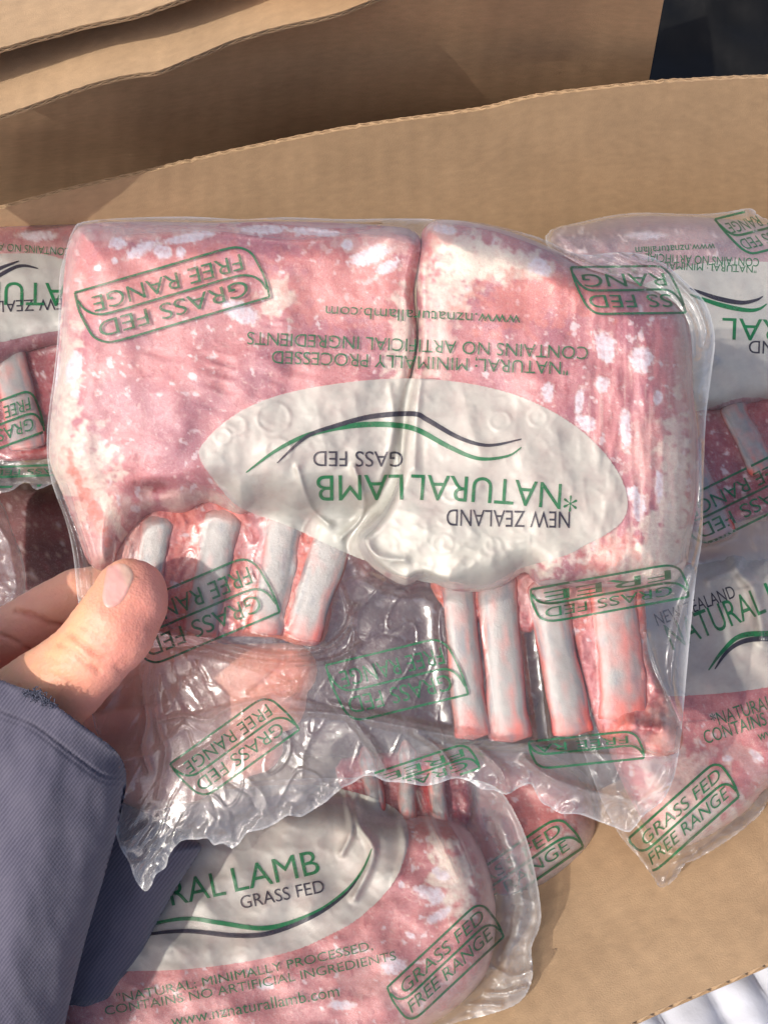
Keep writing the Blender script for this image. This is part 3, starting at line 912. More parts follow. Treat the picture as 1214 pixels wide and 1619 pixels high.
def hR(x, y, s):
    sm = sstep(700, 664, x) * sstep(354, 396, y) * sstep(860, 800, y) * 0.58
    h = 26 * (sm + (1 - sm) * prof(s, 50 - 34 * sstep(760, 690, x) * sstep(360, 420, y) + 36 * sstep(960, 1040, x))) + 3 * np.exp(-((x - 900) / 200) ** 2)
    v = 0.7 * fbm(x / 18, y / 80, 44, 2) * sstep(820, 1000, x)
    k = -2 * np.exp(-((x - 676) / 14.0) ** 2) * (y < 600)
    k2 = 0.4 * ridge(x / 34, y / 30, 47, 2) * sstep(780, 860, y) * (x < 840)
    return np.maximum(h + (bump_meat(x, y, 5) + v + k + k2) * sstep(0, 22, s), 0)

FR_L = [(186, 384, 14, 9, 0), (223, 394, 28, 9, -28), (257, 397, 15, 11, 20), (285, 399, 7, 9, 0), (181, 412, 5, 5, 0), (154, 423, 6, 5, 0), (584, 404, 34, 12, -22), (613, 421, 19, 9, -30), (549, 387, 8, 9, 0), (117, 582, 12, 26, 15), (119, 622, 7, 7, 0), (380, 493, 30, 15, 25), (416, 362, 36, 7, 0), (300, 375, 40, 7, -10), (500, 366, 40, 6, 5), (88, 590, 6, 30, 8)]
SP_L = [(100, 640, 22, 130, 4, .9, FAT), (128, 740, 50, 60, 25, .85, FAT), (240, 364, 120, 14, -4, .7, FAT2), (440, 470, 30, 26, 0, .8, FAT), (560, 440, 120, 70, 0, .45, LEAN3), (230, 430, 150, 60, 0, .4, LEAN3),
        (640, 560, 26, 90, 3, .8, FAT), (150, 820, 40, 90, -20, .55, FAT2), (140, 790, 10, 70, -24, .9, LEAN3), (170, 800, 8, 80, -28, .8, FAT), (235, 770, 20, 9, 0, .9, DARK), (300, 790, 90, 14, 0, .7, FAT2), (250, 660, 120, 60, 0, .35, LEAN2), (480, 810, 120, 60, 0, .6, FAT), (116, 500, 14, 80, 4, .4, FAT2), (600, 380, 70, 26, 0, .6, FAT2)]
FR_R = [(957, 548, 16, 24, -18), (1014, 568, 18, 19, 0), (952, 608, 11, 12, 0), (916, 634, 7, 20, 8), (989, 678, 9, 32, -3), (926, 669, 16, 11, 30), (1040, 629, 7, 11, 0), (1010, 800, 10, 24, 0), (1000, 780, 9, 11, 0), (853, 421, 18, 13, 25), (866, 620, 10, 14, 0), (1042, 770, 6, 28, 0), (700, 362, 20, 7, 10)]
SP_R = [(726, 386, 52, 26, 20, .95, FAT), (760, 414, 60, 30, 10, .95, FAT), (815, 418, 64, 24, 12, .95, FAT), (714, 446, 46, 40, -30, .9, FAT), (701, 490, 28, 30, 0, .75, FAT2), (692, 540, 26, 60, 0, .7, FAT2), (850, 470, 110, 44, -10, .65, LEAN3), (920, 450, 60, 20, 20, .5, LEAN3), (690, 370, 24, 40, 0, .5, LEAN3),
        (1066, 760, 24, 110, 0, .9, FAT), (1052, 860, 46, 60, 0, .9, FAT), (1000, 890, 60, 36, 0, .75, FAT), (720, 900, 130, 42, 0, .95, FAT), (630, 880, 60, 50, 0, .9, FAT), (960, 878, 50, 22, -20, .65, LEAN3), (1080, 560, 14, 120, 0, .6, FAT2), (1020, 720, 30, 60, 4, .4, FAT2), (640, 700, 30, 160, 3, .6, FAT), (800, 860, 120, 40, 0, .8, FAT)]
def colR(X, Y, S):
    c = meat_col(LEAN, LEAN2, SP_R, FR_R, 0.45, 140, 34, 44)(X, Y, S)
    st = sstep(0.1, 0.45, fbm(X / 9, Y / 90, 150, 3)) * sstep(860, 1000, X) * sstep(540, 640, Y)
    return mixf(c, st * 0.6, FAT2)
def colL(X, Y, S):
    c = meat_col(LEAN, LEAN2, SP_L, FR_L, 0.4, 100, 46, 40)(X, Y, S)
    st = sstep(0.05, 0.4, fbm(X / 30 + Y / 40, Y / 60 - X / 50, 160, 4)) * sstep(740, 820, Y)
    return mixf(c, st * 0.7, FAT2)
hold = []
rackL = solid('lamb_rack', L_OUT, 2.2, HD, hL, held, M_MEAT, colL, back=10, label='left rack, purple-pink meat with four short bones')
rackR = solid('lamb_rack', R_OUT, 2.2, HD, hR, held, M_MEAT, colR, back=10, label='right rack, redder meat with a white fat swirl and four long bones')

# thin red flesh between the bones
IN_L = smooth_poly([(150, 770), (300, 780), (560, 780), (548, 840), (530, 930), (512, 1012), (470, 1020), (430, 1008), (330, 1006), (250, 1000), (190, 960), (160, 880)], 4)
IN_R = smooth_poly([(690, 900), (860, 900), (1000, 900), (1020, 960), (1026, 1040), (1060, 1110), (1080, 1160), (1070, 1190), (1030, 1196), (990, 1176), (950, 1165), (925, 1090), (900, 1000), (870, 965), (840, 1000), (800, 990), (760, 985), (700, 960)], 4)
def hIL(x, y, s): return np.maximum(5 * prof(s, 14) + 1.2 * fbm(x / 18, y / 26, 71, 3) * sstep(0, 8, s), 0)
def hIR(x, y, s):
    knob = 9 * np.exp(-(((x - 1052) / 24) ** 2 + ((y - 1160) / 26) ** 2)) + 8 * np.exp(-(((x - 1006) / 40) ** 2 + ((y - 1150) / 24) ** 2))
    return np.maximum((5 + knob) * prof(s, 12) + 1.4 * fbm(x / 16, y / 22, 73, 3) * sstep(0, 8, s), 0)
FL = lin(214, 110, 92)
def colI(seed, red):
    def f(X, Y, S):
        c = meat_col(FL, LEAN, [], [], 0.3, seed, 26, 40)(X, Y, S)
        r = sstep(0.0, 0.4, fbm(X / 14, Y / 40, seed + 2, 3))
        c = mixf(c, r * 0.55, lin(170, 50, 45))
        for (cx, cy, rx, ry, st, cc) in red: c = mixf(c, blob(X, Y, cx, cy, rx, ry, 0, .5, .6, seed, 14) * st, cc)
        return c
    return f
solid('intercostal_flesh', IN_L, 2.5, HD, hIL, rackL, M_MEAT, colI(200, [(450, 990, 60, 30, .4, lin(236, 150, 120)), (200, 860, 40, 70, .5, FAT2)]), back=3, bw=10)
solid('intercostal_flesh', IN_R, 2.5, HD, hIR, rackR, M_MEAT, colI(220, [(1052, 1150, 30, 40, .8, lin(240, 180, 165)), (1050, 1120, 14, 22, .8, FAT), (1030, 1150, 20, 14, .85, lin(140, 30, 40)), (1046, 1110, 12, 26, .7, lin(160, 40, 44)), (1040, 1000, 14, 60, .6, lin(236, 176, 150)), (1000, 1060, 26, 60, .5, FAT2), (870, 940, 60, 30, .5, FAT2)]), back=3, bw=10)

BL_ = [((250, 806), (236, 1000), 54, 52), ((362, 800), (312, 1006), 62, 60), ((454, 796), (414, 1004), 62, 60), ((548, 770), (479, 1014), 66, 64)]
BR_ = [((716, 900), (750, 1170), 50, 60), ((784, 896), (814, 1174), 62, 68), ((866, 905), (902, 1166), 62, 66), ((966, 905), (984, 1140), 74, 78)]
bones = []
for k, (A, B, wa, wb) in enumerate(BL_):
    bone(A, B, wa, wb, HD, 3.0, 3.8, rackL, seed=k, tone=-0.05); bones.append((A, B, wa, wb, 3.0, 3.8))
for k, (A, B, wa, wb) in enumerate(BR_):
    bone(A, B, wa, wb, HD, 3.5, 4.4, rackR, seed=10 + k, tone=0.05 if k < 3 else 0.35); bones.append((A, B, wa, wb, 3.5, 4.4))

# the film drawn over all of it
HL = np.where(sdL > 0, hL(X, Y, np.clip(sdL, 0, None)), 0); HR = np.where(sdR > 0, hR(X, Y, np.clip(sdR, 0, None)), 0)
sIL = sdf(IN_L, X, Y); sIR = sdf(IN_R, X, Y)
H0 = np.maximum.reduce([HL, HR, np.where(sIL > 0, hIL(X, Y, np.clip(sIL, 0, None)), 0), np.where(sIR > 0, hIR(X, Y, np.clip(sIR, 0, None)), 0)] + [bone_h(X, Y, *b) for b in bones])
H0 = np.maximum(H0, 1.5)
sdB = sdf(BAG, X, Y)
clear = 1 - sstep(3.0, 7.0, blur(H0, 3))
HF = np.maximum(envelope(H0, 2, 9), blur(H0, 9)) + 1.2
# free wrinkles: radiating from the pinch, seams, folds
def rid(pts, amp, wd):
    d = line_dist(smooth_poly(pts, 6, False), X, Y)
    return amp * (0.45 * np.exp(-(d / wd) ** 2) + 0.75 * np.exp(-d / (0.7 * wd)))
WR = np.zeros_like(X)
for pts, a, wd in [([(256, 985), (330, 1010), (420, 1034), (500, 1030), (545, 1000), (562, 960)], 3.2, 5),
                   ([(258, 1002), (340, 1030), (430, 1050), (520, 1044), (566, 1020)], 2.6, 4),
                   ([(262, 1020), (360, 1040), (440, 1072), (470, 1090), (455, 1100)], 2.0, 4),
                   ([(232, 1040), (226, 1090), (232, 1140), (224, 1180), (236, 1220)], 3.0, 5),
                   ([(246, 1050), (243, 1110), (252, 1160), (262, 1190), (250, 1260)], 2.2, 4),
                   ([(250, 1140), (290, 1132), (330, 1138), (360, 1120), (420, 1104)], 2.2, 4),
                   ([(390, 1042), (430, 1046), (478, 1048)], 2.2, 5), ([(395, 1095), (440, 1088), (470, 1076), (462, 1100)], 2.0, 4),
                   ([(430, 1128), (520, 1128), (640, 1150), (760, 1172), (860, 1178)], 2.4, 8),
                   ([(520, 1110), (600, 1130), (700, 1150), (780, 1166)], 1.5, 4),
                   ([(280, 1215), (330, 1180), (390, 1140)], 1.6, 5), ([(560, 1140), (590, 1180), (612, 1222)], 3, 7), ([(660, 1160), (700, 1190), (720, 1226)], 2.2, 6), ([(740, 1170), (790, 1215), (801, 1250)], 4, 7),
                   ([(830, 1200), (870, 1230), (930, 1250), (1000, 1266)], 2.6, 8), ([(1010, 1180), (1056, 1200), (1052, 1240), (1020, 1262), (1000, 1290)], 2.0, 5),
                   ([(1022, 1000), (1040, 1060), (1062, 1110), (1078, 1150)], 1.6, 5), ([(1096, 900), (1070, 1000), (1062, 1080), (1076, 1140)], 2.2, 7), ([(1108, 700), (1106, 820), (1090, 900)], 1.5, 5),
                   ([(975, 400), (1010, 415), (1040, 420), (1075, 452), (1100, 480), (1115, 520), (1112, 545)], 4, 6), ([(990, 430), (1040, 446), (1090, 500), (1100, 560)], 3, 7), ([(935, 404), (990, 425), (1030, 470)], 2.5, 6), ([(1000, 404), (1050, 440), (1066, 462)], 2.5, 3),
                   ([(110, 770), (128, 830), (146, 890), (150, 950), (160, 1000)], 3.5, 6), ([(96, 790), (120, 860), (130, 940), (138, 1010)], 2.5, 4), ([(170, 780), (185, 850), (178, 900)], 2.0, 5),
                   ([(300, 760), (350, 778), (380, 812), (400, 850)], 2.2, 6), ([(560, 740), (575, 790), (568, 820), (540, 850)], 2.0, 6), ([(470, 740), (490, 800), (520, 830)], 1.3, 6), ([(600, 820), (575, 850), (600, 880), (640, 886)], 1.3, 7),
                   ([(540, 930), (560, 1000), (548, 1060)], 1.5, 4), ([(700, 930), (694, 1000), (712, 1080)], 1.6, 5),
                   ([(840, 930), (870, 915), (930, 922), (1000, 918), (1080, 888)], 3, 6), ([(850, 955), (920, 960), (980, 950), (1060, 940)], 2.5, 5),
                   ([(160, 352), (300, 356), (420, 352), (520, 362), (600, 356)], 2.5, 4), ([(200, 372), (330, 366), (460, 380), (580, 370), (640, 384)], 1.4, 4), ([(690, 350), (780, 364), (880, 400), (960, 430)], 3, 5),
                   ([(655, 380), (640, 460), (656, 540), (632, 640), (628, 740)], 0.9, 5), ([(690, 440), (672, 540), (660, 640), (655, 740)], 0.8, 6), ([(616, 610), (622, 680), (600, 760)], 0.6, 7), ([(820, 620), (816, 680), (826, 740)], 0.18, 10), ([(730, 605), (740, 660), (760, 720)], 0.2, 10), ([(560, 620), (566, 700), (548, 770)], 0.2, 12), ([(500, 640), (512, 700), (530, 750)], 0.2, 10), ([(880, 680), (890, 760), (880, 830)], 0.2, 10)]:
    WR += rid(pts, a, wd)
# many small sharp creases in the loose film
rg = np.random.default_rng(12)
CR = np.zeros_like(X)
for k in range(95):
    if k < 40:
        a0 = rg.uniform(-0.5, 1.35); r0 = rg.uniform(20, 330); L0 = rg.uniform(40, 150)
        x0_, y0_ = 240 + r0 * math.cos(a0), 1000 + r0 * math.sin(a0); th0 = a0 + rg.normal(0, 0.25)
    else:
        x0_, y0_ = (rg.uniform(220, 1080), rg.uniform(1110, 1290)) if k < 80 else (rg.uniform(930, 1120), rg.uniform(400, 560)); L0 = rg.uniform(30, 110); th0 = rg.uniform(-0.6, 2.2) if k < 80 else rg.uniform(0.5, 1.5)
    pl = [(x0_, y0_)]; th_ = th0
    for j in range(4):
        th_ += rg.normal(0, 0.35); pl.append((pl[-1][0] + L0 / 4 * math.cos(th_), pl[-1][1] + L0 / 4 * math.sin(th_)))
    xs_ = [q[0] for q in pl]; ys_ = [q[1] for q in pl]
    i0 = max(0, int((min(ys_) - 30 - ras.y0) / 2)); i1 = int((max(ys_) + 30 - ras.y0) / 2); j0 = max(0, int((min(xs_) - 30 - ras.x0) / 2)); j1 = int((max(xs_) + 30 - ras.x0) / 2)
    if i1 <= i0 or j1 <= j0: continue
    d = line_dist(smooth_poly(pl, 4, False), X[i0:i1, j0:j1], Y[i0:i1, j0:j1])
    CR[i0:i1, j0:j1] += (0.45 if 40 <= k < 80 else 1.0) * rg.choice([-1, 1, 1]) * rg.uniform(0.5, 1.3) * np.exp(-d / rg.uniform(2.0, 5.0))
WR += CR * clear * 0.4
# ring-shaped air bubbles
for cx, cy, r in ((574, 458, 19), (372, 672, 16), (352, 690, 12), (432, 660, 26), (440, 712, 20), (715, 780, 14), (850, 660, 14), (790, 665, 16), (780, 862, 12), (700, 860, 16)):
    d = np.sqrt((X - cx) ** 2 + (Y - cy) ** 2 * 1.2)
    WR += 0.16 * np.exp(-((d - r) / 3.0) ** 2)
ang = np.arctan2(Y - 985, X - 235); rad = np.hypot(X - 235, Y - 985)
pinch = np.exp(-rad / 260) * clear
WR += 1.2 * (ridge(ang * 3, rad / 260, 81, 1) - 0.4) * pinch
bottom = sstep(40, 0, sdB) * sstep(1180, 1230, Y)
along = X + 0.4 * Y
WR += 2.6 * np.sin(along / 9.0 + 4 * fbm(X / 60, Y / 60, 83, 2)) * bottom * (0.5 + 0.5 * fbm(X / 40, Y / 40, 85, 2)) + 1.2 * (ridge(X / 30, Y / 34, 87, 2) - .4) * bottom
cor = np.exp(-((X - 225) ** 2 + (Y - 1340) ** 2) / 50 ** 2)
WR += 2.5 * (ridge(X / 40 + Y / 60, Y / 60, 89, 2) - .4) * cor
tail = sstep(-2, 3, Y - np.interp(X, [0, 240, 300, 430, 530, 700, 800, 900, 1080], [1260, 1190, 1130, 1096, 1118, 1152, 1172, 1188, 1196]))
WR += 1.6 * tail * (1 - bottom)
WR += clear * (1.6 * fbm(X / 150, Y / 120, 91, 1) + 0.5 * (ridge(X / 110 + Y / 130, Y / 100, 93, 1) - 0.35) + 0.5 * sstep(0.9, 1.0, ridge(X / 70, Y / 90 + X / 90, 95, 1)))
WR += (1 - clear) * 0.15 * (ridge(X / 34, Y / 30, 97, 2) - 0.3)
HF = np.maximum(HF + WR, np.maximum(H0, blur(H0, 1)) + 0.9)
SKH = Skin(ras, HF, HD, BAG)
def milk_held(x, y, s):
    t = ras.sample(tail, x, y); b = ras.sample(bottom, x, y)
    edge = np.exp(-s / 3.0) * 0.42
    right = 0.30 * sstep(1060, 1100, x) * sstep(880, 940, y)
    return 0.10 * t + 0.04 * b + edge + right + 0.12 * sstep(1088, 1112, x) * (y > 400)
bag = film_layer('plastic_bag', SKH, 2.0, held, M_FILM, milk_held, cling=1 - clear)
# back sheet of the bag
xb, yb, qb, sb = layer(BAG, 8)
back = P(xb, yb, HD(xb, yb) + 0.0002 + 0.011 * blur(np.where((sdL > 4) | (sdR > 4), 1.0, 0.0), 6)[np.clip(((yb - ras.y0) / 2).astype(int), 0, X.shape[0] - 1), np.clip(((xb - ras.x0) / 2).astype(int), 0, X.shape[1] - 1)])
mesh_obj('bag_back', back, qb, M_FILMB, bag, uv=np.stack([xb, yb], 1) / 100 + 7, attrs={'milk': np.zeros(len(xb))})

OV = [(315, 722), (330, 690), (380, 650), (450, 622), (550, 604), (650, 598), (740, 606), (820, 626), (890, 660), (945, 704), (980, 752), (992, 795), (982, 826), (950, 850), (925, 862), (900, 876), (860, 888), (820, 900), (780, 922), (755, 932), (720, 920), (680, 922), (640, 912), (612, 905), (585, 890), (560, 880), (520, 862), (470, 838), (430, 822), (400, 812), (370, 796), (345, 768)]
oval(SKH, OV, bag, 2.5)
swoosh(SKH, [(438, 732), (485, 690), (534, 672), (589, 658), (653, 654), (676, 664), (726, 692), (772, 704), (824, 694)], 6.5, M_GREY, bag)
swoosh(SKH, [(389, 747), (435, 713), (480, 690), (529, 677), (579, 671), (625, 672), (661, 680), (711, 707), (757, 725), (802, 721), (824, 707)], 7.0, M_GREEN, bag)
letters(SKH, '*NATURAL', (914, 768), (650, 750), 40, M_GREEN, bag, 0.012, bend=-3)
letters(SKH, 'LAMB', (637, 750), (500, 752), 40, M_GREEN, bag, 0.012)
letters(SKH, 'NEW ZEALAND', (901, 809), (706, 805), 26, M_GREY, bag, -0.004)
letters(SKH, 'GASS FED', (637, 714), (495, 713), 24, M_GREY, bag, -0.004)
letters(SKH, '"NATURAL; MINIMALLY PROCESSED', (898, 572), (430, 554), 20, M_DGREEN, bag, 0.018)
letters(SKH, 'CONTAINS NO ARTIFICIAL INGREDIENTS', (930, 548), (391, 524), 20, M_DGREEN, bag, 0.018)
letters(SKH, 'www.nznaturallamb.com', (823, 498), (515, 483), 18, M_DGREEN, bag, 0.018)
stamp(SKH, (405, 379), (-287, 83), (21, 90), bag)
stamp(SKH, (1062, 420), (-160, 2), (22, 74), bag, rows=('SS FED', 'RANG'))
stamp(SKH, (408, 872), (-220, 92), (34, 96), bag)
stamp(SKH, (712, 1005), (-197, 47), (28, 93), bag)
stamp(SKH, (430, 1092), (-161, 116), (43, 62), bag)
stamp(SKH, (744, 1173), (-152, 50), (14, 42), bag, rows=('GRASS', 'FREE'))
stamp(SKH, (1084, 888), (-245, 44), (4, 56), bag, rows=('GRASS FED', 'FREE'))
stamp(SKH, (1012, 1155), (-176, 18), (6, 44), bag, rows=('', 'FREE RA'), r2=(0.12, 0.95))

# ------------------------------------------------------------------ packs lying in the carton
def box_pack(label, outline, meats, bones_, z, spots, frost, base, base2, st=3, seed=0, T=26, tilt=(0, 0), film_mat=None, flat=1.5,
             wr=(), milkf=None, inner=None, wamp=1.4, back=24, gran=0.3, group='packs of lamb lying in the carton', prints=None, bz=4.0, bt_=7.0, wprof=55, fatl=0.35, dents=1.0):
    D = plane_z(z, *tilt)
    out = smooth_poly(outline, 4)
    x0, y0 = out.min(0) - 8; x1, y1 = out.max(0) + 8
    c = out.mean(0)
    t = thing('lamb_pack', label, 'meat pack', tuple(P(c[0], c[1], D(c[0], c[1]))), group)
    r = Raster(int(x0), int(y0), int(x1), int(y1), st)
    X, Y = r.X, r.Y
    H0 = np.full(X.shape, flat)
    first = None
    for k, mo in enumerate(meats):
        m = smooth_poly(mo, 4)
        def hf(x, y, s, k=k):
            b = 2.4 * fbm(x / 80, y / 80, seed + k, 2) + 0.4 * fbm(x / 40, y / 36, seed + 3 + k, 2) + 0.2 * dents * (ridge(x / 30, y / 24, seed + 7, 2) - 0.5)
            return np.maximum(T * prof(s, wprof) + b * sstep(0, 22, s), 0)
        o = solid('lamb_rack', m, st, D, hf, t, M_MEAT, meat_col(base, base2, spots, frost, fatl, seed + 10, 36, 34, gran), back=back)
        first = first or o
        s = sdf(m, X, Y)
        H0 = np.maximum(H0, np.where(s > 0, hf(X, Y, np.clip(s, 0, None)), 0))
    if inner:
        m = smooth_poly(inner, 4)
        hi = lambda x, y, s: np.maximum(bz * 1.3 * prof(s, 14) + 1.2 * fbm(x / 20, y / 20, seed + 2, 3) * sstep(0, 8, s), 0)
        solid('intercostal_flesh', m, st, D, hi, first, M_MEAT, meat_col(lin(170, 62, 66), DARK, [], [], 0.25, seed + 40, 24, 34), back=4, bw=10)
        s = sdf(m, X, Y); H0 = np.maximum(H0, np.where(s > 0, hi(X, Y, np.clip(s, 0, None)), 0))
    for k, (A, B, wa, wb) in enumerate(bones_):
        bone(A, B, wa, wb, D, bz, bt_, first, seed=seed + k, tone=0.15)
        H0 = np.maximum(H0, bone_h(X, Y, A, B, wa, wb, bz, bt_))
    clear = 1 - sstep(3, 7, blur(H0, 2))
    HF = envelope(H0, st, 8) + 1.2
    W = clear * wamp * (2.0 * fbm(X / 70, Y / 70, seed + 50, 2) + 1.3 * (ridge(X / 50, Y / 44, seed + 52, 2) - .3)) + (1 - clear) * 0.16 * (ridge(X / 34, Y / 34, seed + 54, 2) - .3)
    for pts, a, wd in wr:
        W = W + a * np.exp(-(line_dist(smooth_poly(pts, 6, False), X, Y) / wd) ** 2)
    HF = np.maximum(HF + W, np.maximum(H0, blur(H0, 1)) + 0.8)
    sk = Skin(r, HF, D, out)
    mk = (lambda x, y, s: 0.25 * np.exp(-s / 3) + (milkf(x, y, s) if milkf else 0))
    b = film_layer('plastic_bag', sk, st, t, film_mat or M_BOXFILM, mk, cling=1 - clear)
    xb, yb, qb, sb = layer(out, 10)
    mesh_obj('bag_back', P(xb, yb, D(xb, yb) + 0.0005 + 0.001 * (back + 1) * prof(sb, 60)), qb, M_FILMB, b, uv=np.stack([xb, yb], 1) / 100, attrs={'milk': np.zeros(len(xb))})
    if prints: prints(sk, b)
    return t

PURP = lin(176, 112, 120); PURP2 = lin(150, 92, 104)
# far left
def pr(sk, b):
    oval(sk, [(-420, 560), (-300, 470), (-120, 412), (40, 400), (110, 412), (190, 440), (260, 480), (200, 505), (110, 520), (40, 532), (-60, 560), (-200, 620), (-340, 630)], b, 4)
    letters(sk, 'NATURAL', (142, 448), (-86, 444), 36, M_GREEN, b, 0.012)
    letters(sk, 'NEW ZEALAND', (118, 470), (-60, 478), 18, M_GREY, b)
    swoosh(sk, [(-60, 470), (-10, 440), (30, 420), (60, 424)], 5, M_GREY, b)
    swoosh(sk, [(-60, 455), (-10, 428), (30, 412)], 5, M_GREY, b)
    stamp(sk, (58, 612), (-140, 52), (12, 70), b, rows=('GRASS FED', 'FREE RANGE'))
    stamp(sk, (140, 733), (-160, 6), (-4, 32), b, rows=('', 'GRASS FED'), r2=(0.1, .95))
    letters(sk, 'CONTAINS NO ARTIFICIAL INGREDIENTS', (112, 392), (-160, 372), 12, M_DGREEN, b, 0.01)
box_pack('dull purplish lamb pack at far left of the carton with white oval and bone stub', [(-440, 380), (-300, 340), (-60, 342), (120, 344), (300, 350), (400, 400), (420, 560), (380, 700), (260, 745), (170, 762), (120, 766), (100, 756), (80, 766), (56, 774), (40, 762), (0, 780), (-120, 770), (-400, 740), (-470, 560)],
         [[(-400, 400), (-280, 352), (-60, 350), (120, 350), (290, 360), (380, 420), (390, 500), (330, 560), (200, 560), (110, 545), (40, 560), (-20, 590), (-160, 620), (-340, 620)]],
         [((12, 520), (46, 712), 56, 60), ((-80, 540), (-60, 700), 50, 54), ((120, 530), (140, 712), 50, 52)], 0.165,
         [(0, 380, 120, 30, 0, .5, lin(216, 110, 108)), (60, 400, 80, 20, 0, .3, FAT2)], [(60, 372, 30, 8, 0)], PURP, PURP2, seed=300, T=22,
         inner=[(-120, 520), (170, 510), (180, 600), (160, 700), (80, 724), (0, 728), (-100, 715)], prints=pr)
# far right
def pr(sk, b):
    oval(sk, [(930, 560), (990, 470), (1090, 420), (1214, 414), (1340, 440), (1440, 500), (1470, 580), (1400, 640), (1280, 640), (1180, 628), (1100, 650), (1010, 640)], b, 4)
    letters(sk, 'NATURAL', (1386, 512), (1142, 502), 34, M_GREEN, b, 0.012)
    letters(sk, 'NEW ZEALAND', (1380, 545), (1184, 538), 20, M_GREY, b)
    swoosh(sk, [(1090, 455), (1130, 470), (1170, 478), (1195, 474), (1206, 468)], 6, M_GREY, b)
    swoosh(sk, [(1090, 465), (1140, 482), (1180, 490), (1200, 488), (1212, 480)], 6, M_GREEN, b)
    letters(sk, 'CONTAINS NO ARTIFICIAL', (1200, 408), (1020, 400), 13, M_DGREEN, b, 0.01)
    letters(sk, '"NATURAL; MINIMAL', (1196, 420), (1050, 414), 11, M_DGREEN, b, 0.01)
    letters(sk, 'www.nznaturallam', (1130, 384), (1004, 390), 12, M_DGREEN, b, 0.01)
    stamp(sk, (1235, 320), (-105, 26), (46, 58), b, rows=('GRASS FED', 'FREE RANGE'))
    stamp(sk, (1262, 700), (-200, 98), (36, 72), b)
box_pack('grey-pink lamb pack at far right against the carton wall, printed upside down', [(862, 372), (920, 350), (1000, 336), (1100, 338), (1150, 334), (1188, 329), (1214, 346), (1330, 360), (1500, 420), (1540, 560), (1500, 760), (1340, 830), (1240, 886), (1150, 894), (1080, 886), (1030, 820), (1000, 700), (940, 560), (890, 440)],
         [[(870, 376), (930, 354), (1000, 342), (1120, 344), (1220, 356), (1380, 390), (1480, 470), (1480, 600), (1400, 640), (1250, 630), (1180, 640), (1120, 650), (1060, 640), (990, 600), (930, 500)]],
         [((1150, 622), (1212, 745), 44, 46), ((1080, 700), (1135, 850), 52, 56), ((1240, 620), (1300, 760), 46, 48)], 0.190,
         [(1180, 360, 40, 18, 20, .4, FAT2), (1060, 380, 90, 16, -4, .3, FAT2), (1130, 560, 120, 80, 0, .3, FAT)], [(1020, 372, 30, 6, 0)], lin(160, 118, 124), lin(132, 98, 108), seed=340, T=24,
         inner=[(1040, 620), (1300, 610), (1330, 760), (1240, 800), (1150, 830), (1060, 836), (1020, 740)], prints=pr, milkf=lambda x, y, s: 0.12 * sstep(650, 560, y) + 0.25 * sstep(800, 830, y - (1214 - x) * 0.15),
         wr=[([(1060, 640), (1090, 600), (1130, 570)], 4, 6), ([(880, 372), (940, 376), (960, 400), (930, 420)], 2.5, 8), ([(1180, 335), (1190, 360), (1214, 380)], 3, 5), ([(1100, 830), (1160, 800), (1214, 770)], 3, 6)])
# right
def pr(sk, b):
    oval(sk, [(960, 1060), (960, 980), (1020, 920), (1100, 890), (1200, 872), (1320, 880), (1400, 930), (1420, 1010), (1340, 1060), (1214, 1087), (1120, 1098), (1030, 1098)], b, 4)
    letters(sk, 'NEW ZEALAND', (1040, 990), (1164, 944), 20, M_GREY, b, -0.004)
    letters(sk, 'NATURAL', (1064, 1028), (1212, 968), 42, M_GREEN, b, 0.012)
    letters(sk, 'LAMB', (1222, 962), (1330, 920), 42, M_GREEN, b, 0.012)
    swoosh(sk, [(1130, 1058), (1150, 1030), (1176, 1014), (1214, 1010), (1280, 1015), (1340, 990)], 7, M_GREY, b)
    swoosh(sk, [(1120, 1060), (1142, 1030), (1170, 1006), (1214, 1002), (1280, 1006), (1340, 980)], 7, M_GREEN, b)
    letters(sk, '*NATURAL; MINIMALLY', (1128, 1150), (1330, 1084), 21, M_DGREEN, b, 0.010)
    letters(sk, 'CONTAINS NO ARTIFICIAL', (1116, 1177), (1352, 1102), 21, M_DGREEN, b, 0.010)
    letters(sk, 'www.nznaturallamb.com', (1200, 1172), (1370, 1118), 16, M_DGREEN, b, 0.010)
    stamp(sk, (1020, 1392), (148, -132), (-26, -66), b, M_GREEN, lw=4)
